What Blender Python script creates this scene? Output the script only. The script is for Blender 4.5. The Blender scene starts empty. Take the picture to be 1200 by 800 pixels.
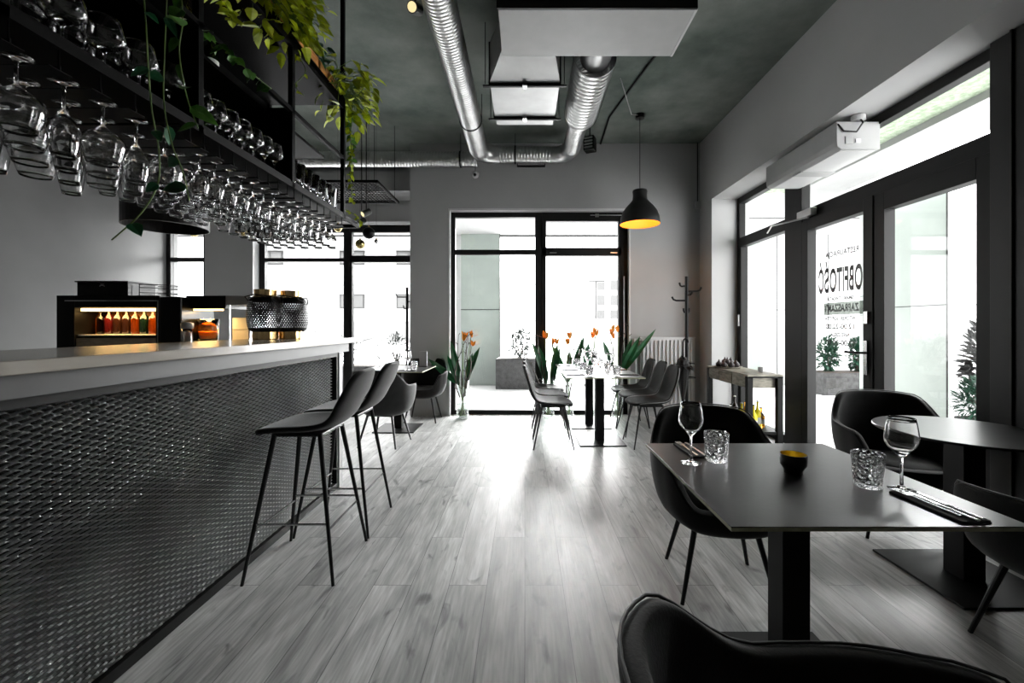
import bpy, bmesh, math, random
from mathutils import Vector, Matrix
C = bpy.context.scene
COL = C.collection
PI = math.pi
R = math.radians

# ------------------------------------------------------------------ camera, world, light, exposure
cam_d = bpy.data.cameras.new('camera')
cam = bpy.data.objects.new('camera', cam_d)
COL.objects.link(cam)
cam.location = (0, 0, 1.28)
cam.rotation_euler = (R(90), 0, 0)
cam_d.sensor_width = 36
cam_d.lens = 510 * 36 / 1200
cam_d.shift_x = -0.0125
cam_d.shift_y = -0.015
cam_d.clip_start = 0.02
cam_d.clip_end = 500
C.camera = cam

C.view_settings.view_transform = 'Standard'
C.view_settings.look = 'None'
C.view_settings.gamma = 1
C.view_settings.use_curve_mapping = False
C.view_settings.exposure = 3.0
C.cycles.use_denoising = True
C.cycles.max_bounces = 10
C.cycles.diffuse_bounces = 5
C.cycles.glossy_bounces = 4
C.cycles.transmission_bounces = 10
C.cycles.transparent_max_bounces = 24
C.cycles.caustics_reflective = False
C.cycles.caustics_refractive = False
C.cycles.sample_clamp_indirect = 6

W = bpy.data.worlds.new('overcast_sky')
C.world = W
W.use_nodes = True
_bg = W.node_tree.nodes['Background']
_bg.inputs[0].default_value = (1, 1, 1, 1)
_bg.inputs[1].default_value = 1.4

# low sun behind thin cloud, beyond the back windows
_sd = bpy.data.lights.new('veiled_sun', 'SUN'); _sd.energy = 4.5; _sd.angle = R(55)
_so = bpy.data.objects.new('veiled_sun', _sd); COL.objects.link(_so)
_so.rotation_euler = Vector((.55, 1, .50)).to_track_quat('Z', 'Y').to_euler()

def area_light(name, loc, rot, sx, sy, power=0, portal=False, color=(1, 1, 1)):
    d = bpy.data.lights.new(name, 'AREA')
    d.shape = 'RECTANGLE'; d.size = sx; d.size_y = sy
    d.energy = power; d.color = color
    if portal: d.cycles.is_portal = True
    o = bpy.data.objects.new(name, d); COL.objects.link(o)
    o.location = loc; o.rotation_euler = rot
    return o
# the panes daylight comes through, given to the sampler as portals of the sky
area_light('daylight_portal', (0.21, 6.42, 1.5), (R(-90), 0, 0), 2.5, 2.9, 1, True)
area_light('daylight_portal', (-3.05, 7.3, 1.5), (R(-90), 0, 0), 2.7, 2.9, 1, True)
area_light('daylight_portal', (-5.5, 7.3, 1.5), (R(-90), 0, 0), 0.7, 2.9, 1, True)
area_light('daylight_portal', (2.96, 4.2, 1.5), (0, R(90), 0), 2.95, 3.2, 1, True)

# ------------------------------------------------------------------ materials
def nodes_of(name):
    m = bpy.data.materials.new(name); m.use_nodes = True
    nt = m.node_tree
    return m, nt, nt.nodes['Principled BSDF']

def mat(name, col, rough=0.5, metal=0.0, noise=0.0, scale=8.0, bump=0.0, bscale=60.0, spec=0.5, sheen=0.0, coat=0.0, stretch=None):
    m, nt, b = nodes_of(name)
    if not isinstance(col, (tuple, list)): col = (col, col, col)
    c4 = (*col, 1)
    b.inputs['Base Color'].default_value = c4
    b.inputs['Roughness'].default_value = rough
    b.inputs['Metallic'].default_value = metal
    b.inputs['Specular IOR Level'].default_value = spec
    b.inputs['Sheen Weight'].default_value = sheen
    b.inputs['Sheen Roughness'].default_value = 0.4
    b.inputs['Coat Weight'].default_value = coat
    tc = nt.nodes.new('ShaderNodeTexCoord')
    mp = nt.nodes.new('ShaderNodeMapping')
    nt.links.new(tc.outputs['Object'], mp.inputs[0])
    if stretch: mp.inputs['Scale'].default_value = stretch
    n = nt.nodes.new('ShaderNodeTexNoise'); n.inputs['Scale'].default_value = scale; n.inputs['Detail'].default_value = 6
    nt.links.new(mp.outputs[0], n.inputs['Vector'])
    if noise:
        mx = nt.nodes.new('ShaderNodeMix'); mx.data_type = 'RGBA'
        mx.inputs['A'].default_value = (*[max(0, c * (1 - noise)) for c in col], 1)
        mx.inputs['B'].default_value = (*[min(1, c * (1 + noise)) for c in col], 1)
        cr = nt.nodes.new('ShaderNodeMapRange'); cr.inputs[1].default_value = .3; cr.inputs[2].default_value = .7
        nt.links.new(n.outputs['Fac'], cr.inputs[0]); nt.links.new(cr.outputs[0], mx.inputs['Factor'])
        nt.links.new(mx.outputs['Result'], b.inputs['Base Color'])
    if bump:
        n2 = nt.nodes.new('ShaderNodeTexNoise'); n2.inputs['Scale'].default_value = bscale; n2.inputs['Detail'].default_value = 4
        nt.links.new(mp.outputs[0], n2.inputs['Vector'])
        bp = nt.nodes.new('ShaderNodeBump'); bp.inputs['Strength'].default_value = bump; bp.inputs['Distance'].default_value = .01
        nt.links.new(n2.outputs['Fac'], bp.inputs['Height']); nt.links.new(bp.outputs[0], b.inputs['Normal'])
    return m

def emit(name, col, s):
    m, nt, b = nodes_of(name)
    b.inputs['Base Color'].default_value = (*col, 1)
    b.inputs['Emission Color'].default_value = (*col, 1)
    b.inputs['Emission Strength'].default_value = s
    return m

def glass_mat(name, col=(1, 1, 1), rough=0.0, ior=1.45, bump=0, bscale=60):
    m, nt, b = nodes_of(name)
    b.inputs['Base Color'].default_value = (*col, 1)
    b.inputs['Roughness'].default_value = rough
    b.inputs['Transmission Weight'].default_value = 1
    b.inputs['IOR'].default_value = ior
    if bump:
        tc = nt.nodes.new('ShaderNodeTexCoord')
        v = nt.nodes.new('ShaderNodeTexVoronoi'); v.inputs['Scale'].default_value = bscale
        nt.links.new(tc.outputs['Object'], v.inputs['Vector'])
        bp = nt.nodes.new('ShaderNodeBump'); bp.inputs['Strength'].default_value = bump; bp.inputs['Distance'].default_value = .01
        nt.links.new(v.outputs['Distance'], bp.inputs['Height']); nt.links.new(bp.outputs[0], b.inputs['Normal'])
    return m

def pane_mat(name, tint=(1, 1, 1), refl=1.0):
    m = bpy.data.materials.new(name); m.use_nodes = True
    nt = m.node_tree; nt.nodes.clear()
    o = nt.nodes.new('ShaderNodeOutputMaterial')
    t = nt.nodes.new('ShaderNodeBsdfTransparent'); t.inputs[0].default_value = (*tint, 1)
    g = nt.nodes.new('ShaderNodeBsdfGlossy'); g.inputs['Roughness'].default_value = 0.0
    f = nt.nodes.new('ShaderNodeLayerWeight'); f.inputs[0].default_value = .5
    p5 = nt.nodes.new('ShaderNodeMath'); p5.operation = 'POWER'; p5.inputs[1].default_value = 5
    mu = nt.nodes.new('ShaderNodeMath'); mu.operation = 'MULTIPLY_ADD'; mu.inputs[1].default_value = .93*min(1, refl); mu.inputs[2].default_value = .05*refl
    x = nt.nodes.new('ShaderNodeMixShader')
    nt.links.new(f.outputs['Facing'], p5.inputs[0]); nt.links.new(p5.outputs[0], mu.inputs[0]); nt.links.new(mu.outputs[0], x.inputs[0])
    nt.links.new(t.outputs[0], x.inputs[1]); nt.links.new(g.outputs[0], x.inputs[2]); nt.links.new(x.outputs[0], o.inputs[0])
    return m

def floor_mat():
    m, nt, b = nodes_of('oak_plank_floor')
    L = nt.links.new
    tc = nt.nodes.new('ShaderNodeTexCoord')
    sp = nt.nodes.new('ShaderNodeSeparateXYZ'); L(tc.outputs['Object'], sp.inputs[0])
    cb = nt.nodes.new('ShaderNodeCombineXYZ'); L(sp.outputs[1], cb.inputs[0]); L(sp.outputs[0], cb.inputs[1])
    def brick(c1, c2, mortar, ms):
        k = nt.nodes.new('ShaderNodeTexBrick')
        k.offset = 0.37; k.offset_frequency = 2; k.squash = 1
        k.inputs['Scale'].default_value = 1
        k.inputs['Brick Width'].default_value = 1.32
        k.inputs['Row Height'].default_value = 0.187
        k.inputs['Mortar Size'].default_value = ms
        k.inputs['Mortar Smooth'].default_value = 0
        k.inputs['Color1'].default_value = c1; k.inputs['Color2'].default_value = c2; k.inputs['Mortar'].default_value = mortar
        L(cb.outputs[0], k.inputs['Vector'])
        return k
    kr = brick((0, 0, 0, 1), (1, 1, 1, 1), (0.5, 0.5, 0.5, 1), 0.0)
    # grain, shifted per plank
    addv = nt.nodes.new('ShaderNodeVectorMath'); addv.operation = 'MULTIPLY_ADD'
    addv.inputs[1].default_value = (7.3, 3.1, 5.7)
    L(kr.outputs['Color'], addv.inputs[0]); L(tc.outputs['Object'], addv.inputs[2])
    def noise(sc, scale, det, dist=0):
        mp = nt.nodes.new('ShaderNodeMapping'); mp.inputs['Scale'].default_value = sc
        L(addv.outputs[0], mp.inputs[0])
        n = nt.nodes.new('ShaderNodeTexNoise'); n.inputs['Scale'].default_value = scale; n.inputs['Detail'].default_value = det
        n.inputs['Distortion'].default_value = dist
        L(mp.outputs[0], n.inputs['Vector']); return n
    fine = noise((1, .06, 1), 90, 6)
    broad = noise((1, .16, 1), 9, 5, 1.2)
    knots = noise((1, .35, 1), 7, 3, 2.0)
    def mr(src, a, bb, c, d):
        q = nt.nodes.new('ShaderNodeMapRange')
        for i, v in enumerate((a, bb, c, d)): q.inputs[i + 1].default_value = v
        L(src, q.inputs[0]); return q.outputs[0]
    def mth(op, x, y):
        q = nt.nodes.new('ShaderNodeMath'); q.operation = op
        for i, v in enumerate((x, y)):
            if isinstance(v, (int, float)): q.inputs[i].default_value = v
            else: L(v, q.inputs[i])
        return q.outputs[0]
    v = mth('MULTIPLY', mr(fine.outputs['Fac'], .3, .7, .72, 1.2), mr(broad.outputs['Fac'], .3, .72, .62, 1.25))
    v = mth('MULTIPLY', v, mr(knots.outputs['Fac'], .60, .74, 1.0, .40))
    v = mth('MULTIPLY', v, mr(kr.outputs['Color'], 0, 1, .78, 1.16))
    v = mth('MULTIPLY', v, FLOOR_V)
    km = brick((1, 1, 1, 1), (1, 1, 1, 1), (0.4, 0.4, 0.4, 1), 0.0018)
    v = mth('MULTIPLY', v, km.outputs['Color'])
    cc = nt.nodes.new('ShaderNodeCombineColor')
    L(v, cc.inputs[0]); L(v, cc.inputs[1]); L(mth('MULTIPLY', v, .985), cc.inputs[2])
    L(cc.outputs[0], b.inputs['Base Color'])
    b.inputs['Roughness'].default_value = .42
    L(mr(fine.outputs['Fac'], .2, .8, .33, .5), b.inputs['Roughness'])
    bp = nt.nodes.new('ShaderNodeBump'); bp.inputs['Strength'].default_value = .15; bp.inputs['Distance'].default_value = .004
    L(v, bp.inputs['Height']); L(bp.outputs[0], b.inputs['Normal'])
    return m

def concrete_mat(name, c1, c2, scale=1.2):
    m, nt, b = nodes_of(name)
    L = nt.links.new
    tc = nt.nodes.new('ShaderNodeTexCoord')
    n = nt.nodes.new('ShaderNodeTexNoise'); n.inputs['Scale'].default_value = scale; n.inputs['Detail'].default_value = 9; n.inputs['Roughness'].default_value = .62
    L(tc.outputs['Object'], n.inputs['Vector'])
    r = nt.nodes.new('ShaderNodeValToRGB')
    r.color_ramp.elements[0].position = .35; r.color_ramp.elements[0].color = (*c1, 1)
    r.color_ramp.elements[1].position = .68; r.color_ramp.elements[1].color = (*c2, 1)
    L(n.outputs['Fac'], r.inputs[0]); L(r.outputs[0], b.inputs['Base Color'])
    b.inputs['Roughness'].default_value = .85
    bp = nt.nodes.new('ShaderNodeBump'); bp.inputs['Strength'].default_value = .2
    L(n.outputs['Fac'], bp.inputs['Height']); L(bp.outputs[0], b.inputs['Normal'])
    return m

FLOOR_V = 0.48
M = dict(
    floor=floor_mat(),
    ceiling=concrete_mat('raw_concrete_ceiling', (.070, .095, .080), (.23, .25, .23), 1.1),
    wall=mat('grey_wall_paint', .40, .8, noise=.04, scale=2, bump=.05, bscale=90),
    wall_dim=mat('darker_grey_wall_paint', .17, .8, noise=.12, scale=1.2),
    wall_light=mat('pale_wall_paint', .46, .8, noise=.03, scale=2, bump=.05, bscale=90),
    frame=mat('anthracite_window_frame', .008, .5, spec=.22, noise=.1, scale=3),
    panel=mat('anthracite_cladding', .009, .5, spec=.35, noise=.1, scale=3),
    pane=pane_mat('clear_window_glass', (.97, .98, .975)),
    wirepanel=mat('black_wire', .002, .7, spec=.05),
    rim=mat('pale_seam_edge', .12, .5),
    black=mat('black_steel', .003, .45, spec=.18, noise=.2, scale=10),
    rack=mat('black_rack_steel', .0015, .6, spec=.06, noise=.2, scale=10),
    mesh=mat('expanded_metal', .72, .3, metal=.9, noise=.15, scale=5),
    backing=mat('bar_backing_board', .002, .7, spec=.2),
    counter=mat('pale_oak_countertop', (.23, .205, .17), .25, noise=.12, scale=6, stretch=(3, .25, 3), coat=.2),
    fascia=mat('grey_bar_fascia', .022, .5, noise=.1),
    endpanel=mat('light_grey_bar_end', .35, .6, noise=.05),
    velvet=mat('charcoal_velvet', .012, .8, noise=.25, scale=14, bump=.12, bscale=160, sheen=.22, spec=.22),
    piping=mat('velvet_piping', .02, .6, sheen=.15),
    leather=mat('dark_grey_upholstery', .009, .6, spec=.1, noise=.2, scale=20, bump=.06, bscale=200),
    leg=mat('black_chair_leg', .003, .35, noise=.1, spec=.3),
    tabletop=mat('matt_black_laminate', .006, .28, noise=.15, scale=3, bump=.02, bscale=40, spec=.5),
    tabletop_pale=mat('grey_laminate_top', .05, .34, noise=.1, scale=4, spec=.5),
    tableedge=mat('table_edge_band', (.34, .34, .22), .5, noise=.2, scale=30),
    glass=glass_mat('drinking_glass'),
    cutglass=glass_mat('cut_crystal', bump=1.0, bscale=95),
    thin=pane_mat('thin_glass', (.95, .97, .96), 1.6),
    duct=mat('galvanised_spiral_duct', .55, .30, metal=1, noise=.18, scale=5, bump=.25, bscale=25),
    tin=mat('galvanised_sheet', .30, .42, metal=1, noise=.12, scale=4, bump=.08, bscale=14),
    white=mat('white_enamel', .62, .45, noise=.03),
    whitedim=mat('light_grey_enamel', .42, .5, noise=.04),
    chrome=mat('chrome', .75, .15, metal=1),
    steel=mat('brushed_steel', .62, .25, metal=1, noise=.1, scale=40, stretch=(1, 8, 1)),
    brass=mat('brass', (.75, .52, .24), .22, metal=1),
    gold=mat('gold_leaf_interior', (.95, .62, .06), .35, metal=.6, noise=.25, scale=30),
    goldglass=mat('gold_mirror_glass', (.62, .50, .22), .08, metal=1),
    orangewood=mat('orange_pine_board', (.62, .27, .07), .5, noise=.3, scale=9, stretch=(6, .6, 6)),
    palewood=mat('reclaimed_grey_wood', (.27, .25, .20), .55, noise=.45, scale=7, stretch=(2, 2, 9)),
    beige=mat('beige_wood_board', (.52, .42, .30), .5, noise=.25, scale=14, stretch=(1, 5, 5)),
    leafy=mat('yellow_green_leaf', (.44, .52, .012), .45, noise=.45, scale=14),
    leaf=mat('mid_green_leaf', (.07, .20, .022), .42, noise=.4, scale=14),
    leafdark=mat('deep_green_leaf', (.012, .10, .035), .35, noise=.35, scale=12),
    leafblack=mat('dark_leaf', (.018, .028, .020), .4, noise=.3),
    shrub=mat('shrub_leaf', (.010, .018, .013), .6, noise=.5, scale=10),
    conifer=mat('conifer_green', (.006, .05, .025), .6, noise=.5, scale=10),
    twig=mat('brown_twig', (.06, .045, .035), .7, noise=.3, scale=30),
    stem=mat('green_stem', (.10, .17, .03), .5),
    orange=mat('orange_petal', (.92, .30, .02), .5, noise=.25, scale=30),
    redpetal=mat('red_bract', (.50, .05, .03), .5, noise=.25, scale=30),
    napkin=mat('black_napkin', .014, .8, bump=.3, bscale=400),
    whitecloth=mat('white_napkin', .75, .8),
    shadeblack=mat('black_lamp_shade', .008, .45),
    shadegold=mat('yellow_shade_lining', (.92, .34, .02), .5),
    bulb=emit('lamp_bulb', (1, .72, .30), 1.2),
    spotface=emit('spot_lens', (1, .85, .45), .12),
    strip=emit('cabinet_light_strip', (1, .62, .22), .8),
    amberglow=mat('amber_back_panel', (.30, .09, .012), .4, noise=.8, scale=20),
    darkglass=mat('dark_bottle_glass', (.012, .004, .002), .12),
    redglass=mat('wine_red_bottle', (.03, .002, .002), .12),
    amber=glass_mat('amber_glass', (.95, .42, .05)),
    yellowoil=mat('yellow_liqueur', (.85, .72, .02), .2),
    label=mat('paper_label', (.75, .75, .72), .7, noise=.1),
    cork=mat('orange_jam', (.85, .25, .02), .3),
    onion=mat('dark_fig_skin', (.05, .038, .040), .45, noise=.4, scale=18),
    paving=mat('white_terrace_paving', .70, .8, noise=.05, scale=2),
    facade=mat('white_render_facade', .40, .8, noise=.03, scale=1),
    facadegrey=mat('light_grey_render', .20, .8, noise=.05, scale=1),
    soffit=mat('white_soffit', .33, .8, noise=.03),
    soffitgreen=concrete_mat('green_speckled_soffit', (.20, .27, .17), (.42, .48, .38), 22),
    greenpanel=mat('sage_glass_panel', (.34, .385, .355), .35, noise=.06, scale=3),
    whitepanel=mat('white_cladding_panel', .6, .4, noise=.02),
    seam=mat('panel_joint', .02, .7),
    farwindow=mat('far_window_glass', .05, .2),
    farframe=mat('far_window_frame', .012, .5),
    planter=mat('stone_planter', .05, .8, noise=.45, scale=14),
    bark=mat('bare_branch', .05, .8),
    umb=mat('black_umbrella_cloth', .010, .6, bump=.3, bscale=30),
    radiator=mat('radiator_enamel', .60, .4),
    letter=mat('black_vinyl_lettering', .012, .5),
    greyband=pane_mat('grey_vinyl_band', (.42, .44, .42), .1),
    displayblack=mat('gloss_black_appliance', .002, .3, spec=.15),
    silver=mat('silver_trim', .6, .3, metal=1),
    carton=mat('white_carton', .8, .6),
    rubber=mat('black_cable', .01, .6),
    green_glass=mat('bottle_green', (.002, .006, .003), .1),
)

# ------------------------------------------------------------------ geometry helpers
class MB:
    def __init__(s): s.bm = bmesh.new()
    def box(s, x0, x1, y0, y1, z0, z1, mx=None):
        vs = [s.bm.verts.new(Vector(p)) for p in ((x0,y0,z0),(x1,y0,z0),(x1,y1,z0),(x0,y1,z0),(x0,y0,z1),(x1,y0,z1),(x1,y1,z1),(x0,y1,z1))]
        if mx is not None:
            for v in vs: v.co = mx @ v.co
        for f in ((3,2,1,0),(4,5,6,7),(0,1,5,4),(1,2,6,5),(2,3,7,6),(3,0,4,7)): s.bm.faces.new([vs[i] for i in f])
        return s
    def lathe(s, prof, c=(0, 0, 0), seg=24, axis='z', closed=False):
        rings = []
        for r, h in prof:
            if r < 1e-6:
                rings.append([s.bm.verts.new(s._ax(0, 0, h, axis, c))])
            else:
                rings.append([s.bm.verts.new(s._ax(r*math.cos(2*PI*k/seg), r*math.sin(2*PI*k/seg), h, axis, c)) for k in range(seg)])
        prs = list(zip(rings, rings[1:]))
        if closed: prs.append((rings[-1], rings[0]))
        for a, b in prs:
            for k in range(seg):
                k2 = (k + 1) % seg
                if len(a) == 1 and len(b) == 1: continue
                if len(a) == 1: s.bm.faces.new((a[0], b[k2], b[k]))
                elif len(b) == 1: s.bm.faces.new((a[k], a[k2], b[0]))
                else: s.bm.faces.new((a[k], a[k2], b[k2], b[k]))
        return s
    def _ax(s, x, y, h, axis, c):
        if axis == 'z': p = (x, y, h)
        elif axis == 'y': p = (x, h, y)
        else: p = (h, x, y)
        return Vector(p) + Vector(c)
    def tube(s, pts, r, seg=8, cap=True, flat=1.0):
        pts = [Vector(p) for p in pts]
        rs = r if isinstance(r, (list, tuple)) else [r] * len(pts)
        up = None; rings = []
        for i, p in enumerate(pts):
            t = (pts[min(i+1, len(pts)-1)] - pts[max(i-1, 0)]).normalized()
            if up is None:
                up = Vector((0, 0, 1)) if abs(t.z) < .9 else Vector((1, 0, 0))
            a = t.cross(up).normalized(); b = t.cross(a).normalized(); up = -b
            rings.append([s.bm.verts.new(p + (a*math.cos(2*PI*k/seg) + b*math.sin(2*PI*k/seg)*flat) * rs[i]) for k in range(seg)])
        for A, B in zip(rings, rings[1:]):
            for k in range(seg): s.bm.faces.new((A[k], A[(k+1) % seg], B[(k+1) % seg], B[k]))
        if cap:
            s.bm.faces.new(rings[0][::-1]); s.bm.faces.new(rings[-1])
        return s
    def ball(s, c, r, seg=16, sz=1.0):
        n = max(6, seg // 2)
        s.lathe([(r*math.sin(PI*i/n) if 0 < i < n else 0, -r*math.cos(PI*i/n)*sz) for i in range(n+1)], c, seg)
        return s
    def poly(s, pts):
        s.bm.faces.new([s.bm.verts.new(Vector(p)) for p in pts]); return s
    def leaf(s, base, d, n, length, width, curl=.25, kind='ovate'):
        base = Vector(base); d = Vector(d).normalized(); n = Vector(n)
        side = d.cross(n)
        if side.length < 1e-4: side = d.orthogonal()
        side.normalize(); n = side.cross(d).normalized()
        prof = {'ovate': ((0, .12), (.15, .75), (.4, 1), (.7, .68), (1, 0)), 'lance': ((0, .2), (.2, .8), (.5, 1), (.8, .65), (1, 0))}[kind]
        mid = []; l = []; r_ = []
        for t, w in prof:
            p = base + d*length*t - n*curl*length*t*t
            mid.append(s.bm.verts.new(p))
            if w > 0:
                l.append(s.bm.verts.new(p + side*width*.5*w + n*width*.12*w)); r_.append(s.bm.verts.new(p - side*width*.5*w + n*width*.12*w))
        for i in range(len(prof) - 2):
            s.bm.faces.new((mid[i], mid[i+1], l[i+1], l[i])); s.bm.faces.new((mid[i+1], mid[i], r_[i], r_[i+1]))
        s.bm.faces.new((mid[-2], mid[-1], l[-1])); s.bm.faces.new((mid[-1], mid[-2], r_[-1]))
        return s
    def build(s, name, m, parent=None, smooth=False, bevel=0, solid=0, sub=0, loc=None, rot=None, recalc=True):
        if recalc: bmesh.ops.recalc_face_normals(s.bm, faces=s.bm.faces)
        me = bpy.data.meshes.new(name); s.bm.to_mesh(me); s.bm.free()
        me.materials.append(M[m] if isinstance(m, str) else m)
        if smooth:
            me.polygons.foreach_set('use_smooth', [True] * len(me.polygons))
        o = bpy.data.objects.new(name, me); COL.objects.link(o)
        if parent: o.parent = parent
        if loc: o.location = loc
        if rot: o.rotation_euler = rot
        if solid:
            q = o.modifiers.new('solid', 'SOLIDIFY'); q.thickness = solid; q.offset = 0
        if sub:
            q = o.modifiers.new('sub', 'SUBSURF'); q.levels = sub; q.render_levels = sub
        if bevel:
            q = o.modifiers.new('bevel', 'BEVEL'); q.width = bevel; q.segments = 2; q.limit_method = 'ANGLE'
        return o

def tag(o, label=None, cat=None, group=None, kind=None):
    if label: o['label'] = label
    if cat: o['category'] = cat
    if group: o['group'] = group
    if kind: o['kind'] = kind
    return o
def thing(name, label, cat, loc=(0, 0, 0), rz=0, group=None):
    o = bpy.data.objects.new(name, None); COL.objects.link(o)
    o.empty_display_size = .1
    o.location = loc; o.rotation_euler = (0, 0, rz)
    return tag(o, label, cat, group)
def kids(o): return list(KID.get(o.name, [])) if False else [c for c in COL.objects if c.parent == o]
def dup(o, loc, rz=None, label=None, group=None, parent=None, tree=None):
    if tree is None: tree = family(o)
    c = o.copy(); COL.objects.link(c); c.parent = parent
    if loc is not None: c.location = loc
    if rz is not None: c.rotation_euler = (0, 0, rz)
    if label: c['label'] = label
    if group: c['group'] = group
    for ch, sub in tree: dup(ch, None, parent=c, tree=sub)
    return c
def family(o): return [(ch, family(ch)) for ch in o.children]
def struct(name, mb, m, **k):
    o = mb.build(name, m, **k); o['kind'] = 'structure'; return o
def box(name, m, parent, *a, bevel=0): return MB().box(*a).build(name, m, parent, bevel=bevel)
ORD = ['first','second','third','fourth','fifth','sixth','seventh','eighth','ninth','tenth','eleventh','twelfth']
# ------------------------------------------------------------------ room shell
CH = 3.89
struct('floor', MB().box(-5.9, 2.9, -3, 7.25, -.1, 0), 'floor')
struct('ceiling', MB().box(-6.1, 3.1, -3.1, 7.4, CH, CH+.15), 'ceiling')
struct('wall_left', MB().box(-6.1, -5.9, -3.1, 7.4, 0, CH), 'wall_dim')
struct('wall_front', MB().box(-5.9, 3.0, -3.2, -3, 0, CH), 'wall')
w = MB()
w.box(-1.64, -1.07, 6.22, 6.45, 0, CH); w.box(1.49, 2.5, 6.22, 6.45, 0, CH); w.box(-1.07, 1.49, 6.22, 6.45, 2.93, CH)
w.box(-1.64, -1.45, 6.45, 7.0, 0, CH)
struct('wall_back', w, 'wall')
w = MB()
w.box(-5.15, -4.38, 7.0, 7.3, 0, 2.97); w.box(-5.9, -1.45, 7.0, 7.3, 2.97, CH); w.box(-1.70, -1.45, 7.0, 7.3, 0, 2.97)
struct('wall_back_left', w, 'wall')
w = MB()
w.box(2.5, 3.0, -3, 6.45, 2.98, CH); w.box(2.5, 3.0, 5.82, 6.45, 0, 2.98); w.box(2.5, 3.0, -3, -2.3, 0, 2.98)
w.box(2.5, 3.0, -2.3, 1.2, 0, 2.98)
struct('wall_right', w, 'wall_light')
w = MB().box(2.80, 2.96, 1.95, 2.62, 0, 2.98)
for y in (2.05, 2.27, 2.49): w.box(2.785, 2.80, y, y+.012, 0, 2.98)
struct('trim_cladding', w, 'panel', bevel=.002)
struct('baseboard_back', MB().box(-1.64, -1.07, 6.205, 6.22, 0, .012).box(1.49, 2.5, 6.205, 6.22, 0, .06), 'wall_light')

def window(name, axis, plane, bars, panes, depth=.08):
    """bars and panes: (a0, a1, z0, z1[, extra depth])"""
    f = MB()
    for b_ in bars:
        a0, a1, z0, z1 = b_[:4]; e = b_[4] if len(b_) > 4 else 0
        d0, d1 = plane - depth/2 - e, plane + depth/2
        if axis == 'y': f.box(a0, a1, d0, d1, z0, z1)
        else: f.box(d0, d1, a0, a1, z0, z1)
    o = f.build(name, 'frame', bevel=.003); o['kind'] = 'structure'
    g = MB()
    for a0, a1, z0, z1 in panes:
        if axis == 'y': g.poly(((a0, plane, z0), (a1, plane, z0), (a1, plane, z1), (a0, plane, z1)))
        else: g.poly(((plane, a0, z0), (plane, a1, z0), (plane, a1, z1), (plane, a0, z1)))
    g.build('glass_pane', 'pane', o)
    return o
win1 = window('window_1', 'y', 6.36,
    [(-1.07, -1.01, 0, 2.93), (.15, .25, 0, 2.93), (1.40, 1.49, 0, 2.93), (-1.01, .15, 2.86, 2.93), (.25, 1.40, 2.80, 2.93, .01),
     (-1.01, .15, 2.32, 2.39), (.25, 1.40, 2.30, 2.42, .01), (-1.01, .15, 0, .06), (.25, 1.40, 0, .06), (.25, .31, .06, 2.80, .01), (1.36, 1.40, .06, 2.80, .01)],
    [(-1.01, .15, .06, 2.32), (-1.01, .15, 2.39, 2.86), (.31, 1.36, .06, 2.30), (.31, 1.36, 2.42, 2.80)])
struct('trim_1', MB().box(-1.095, -1.07, 6.214, 6.22, 0, 2.96).box(1.49, 1.51, 6.214, 6.22, 0, 2.96).box(-1.095, 1.51, 6.214, 6.22, 2.93, 2.96), 'white')
MB().tube([(1.435, 6.30, .9), (1.435, 6.28, .92), (1.435, 6.28, 2.0)], .008).tube([(.95, 6.30, 2.885), (1.4, 6.30, 2.885)], .006).box(1.02, 1.07, 6.285, 6.31, 2.86, 2.90).box(.36, .46, 6.295, 6.31, 2.335, 2.35).box(1.24, 1.34, 6.295, 6.31, 2.335, 2.35).build('window_fitting', 'silver', win1)
win2 = window('window_2', 'y', 7.2,
    [(-4.38, -4.28, 0, 2.97), (-2.98, -2.88, 0, 2.97, .01), (-1.78, -1.70, 0, 2.97), (-4.28, -1.78, 2.82, 2.95), (-4.28, -2.98, 2.34, 2.40), (-2.88, -1.78, 2.33, 2.44, .01),
     (-4.28, -1.78, 0, .07), (-2.88, -2.84, .07, 2.82, .01)],
    [(-4.28, -2.98, .07, 2.34), (-4.28, -2.98, 2.40, 2.82), (-2.84, -1.78, .07, 2.33), (-2.84, -1.78, 2.44, 2.82)])
win3 = window('window_3', 'y', 7.2,
    [(-5.9, -5.83, 0, 2.97), (-5.29, -5.15, 0, 2.97), (-5.83, -5.29, 2.90, 2.97), (-5.83, -5.29, 2.34, 2.41), (-5.83, -5.29, 0, .07)],
    [(-5.83, -5.29, .07, 2.34), (-5.83, -5.29, 2.41, 2.90)])
struct('trim_2', MB().box(-4.38, -4.368, 6.99, 7.155, 0, 2.99).box(-4.38, -1.7, 6.99, 7.16, 2.955, 2.97), 'white')
# right glazed front, plane x = 2.88
PX = 2.88
win4 = window('window_4', 'x', PX,
    [(5.76, 5.82, 0, 2.98), (4.45, 4.74, 0, 2.98, .01), (4.74, 5.76, 2.90, 2.98), (4.74, 5.76, 2.32, 2.44, .01), (4.74, 5.76, 0, .09), (5.70, 5.76, .09, 2.32, .01)],
    [(4.74, 5.76, 2.44, 2.90), (4.74, 5.70, .09, 2.32)])
MB().box(2.815, 2.835, 5.73, 5.76, 1.28, 1.43).build('window_handle', 'silver', win4)
win5 = window('window_5', 'x', PX, [(2.62, 4.45, 2.90, 2.98), (2.62, 4.45, 2.34, 2.46), (2.62, 2.66, 2.46, 2.90)], [(2.66, 4.45, 2.46, 2.90)])
door1 = window('door_1', 'x', PX,
    [(4.36, 4.45, 0, 2.34, .01), (3.53, 3.63, 0, 2.34, .02), (3.63, 4.36, 2.24, 2.34, .01), (3.63, 4.36, 0, .10, .01)],
    [(3.63, 4.36, .10, 2.24)])
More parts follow.
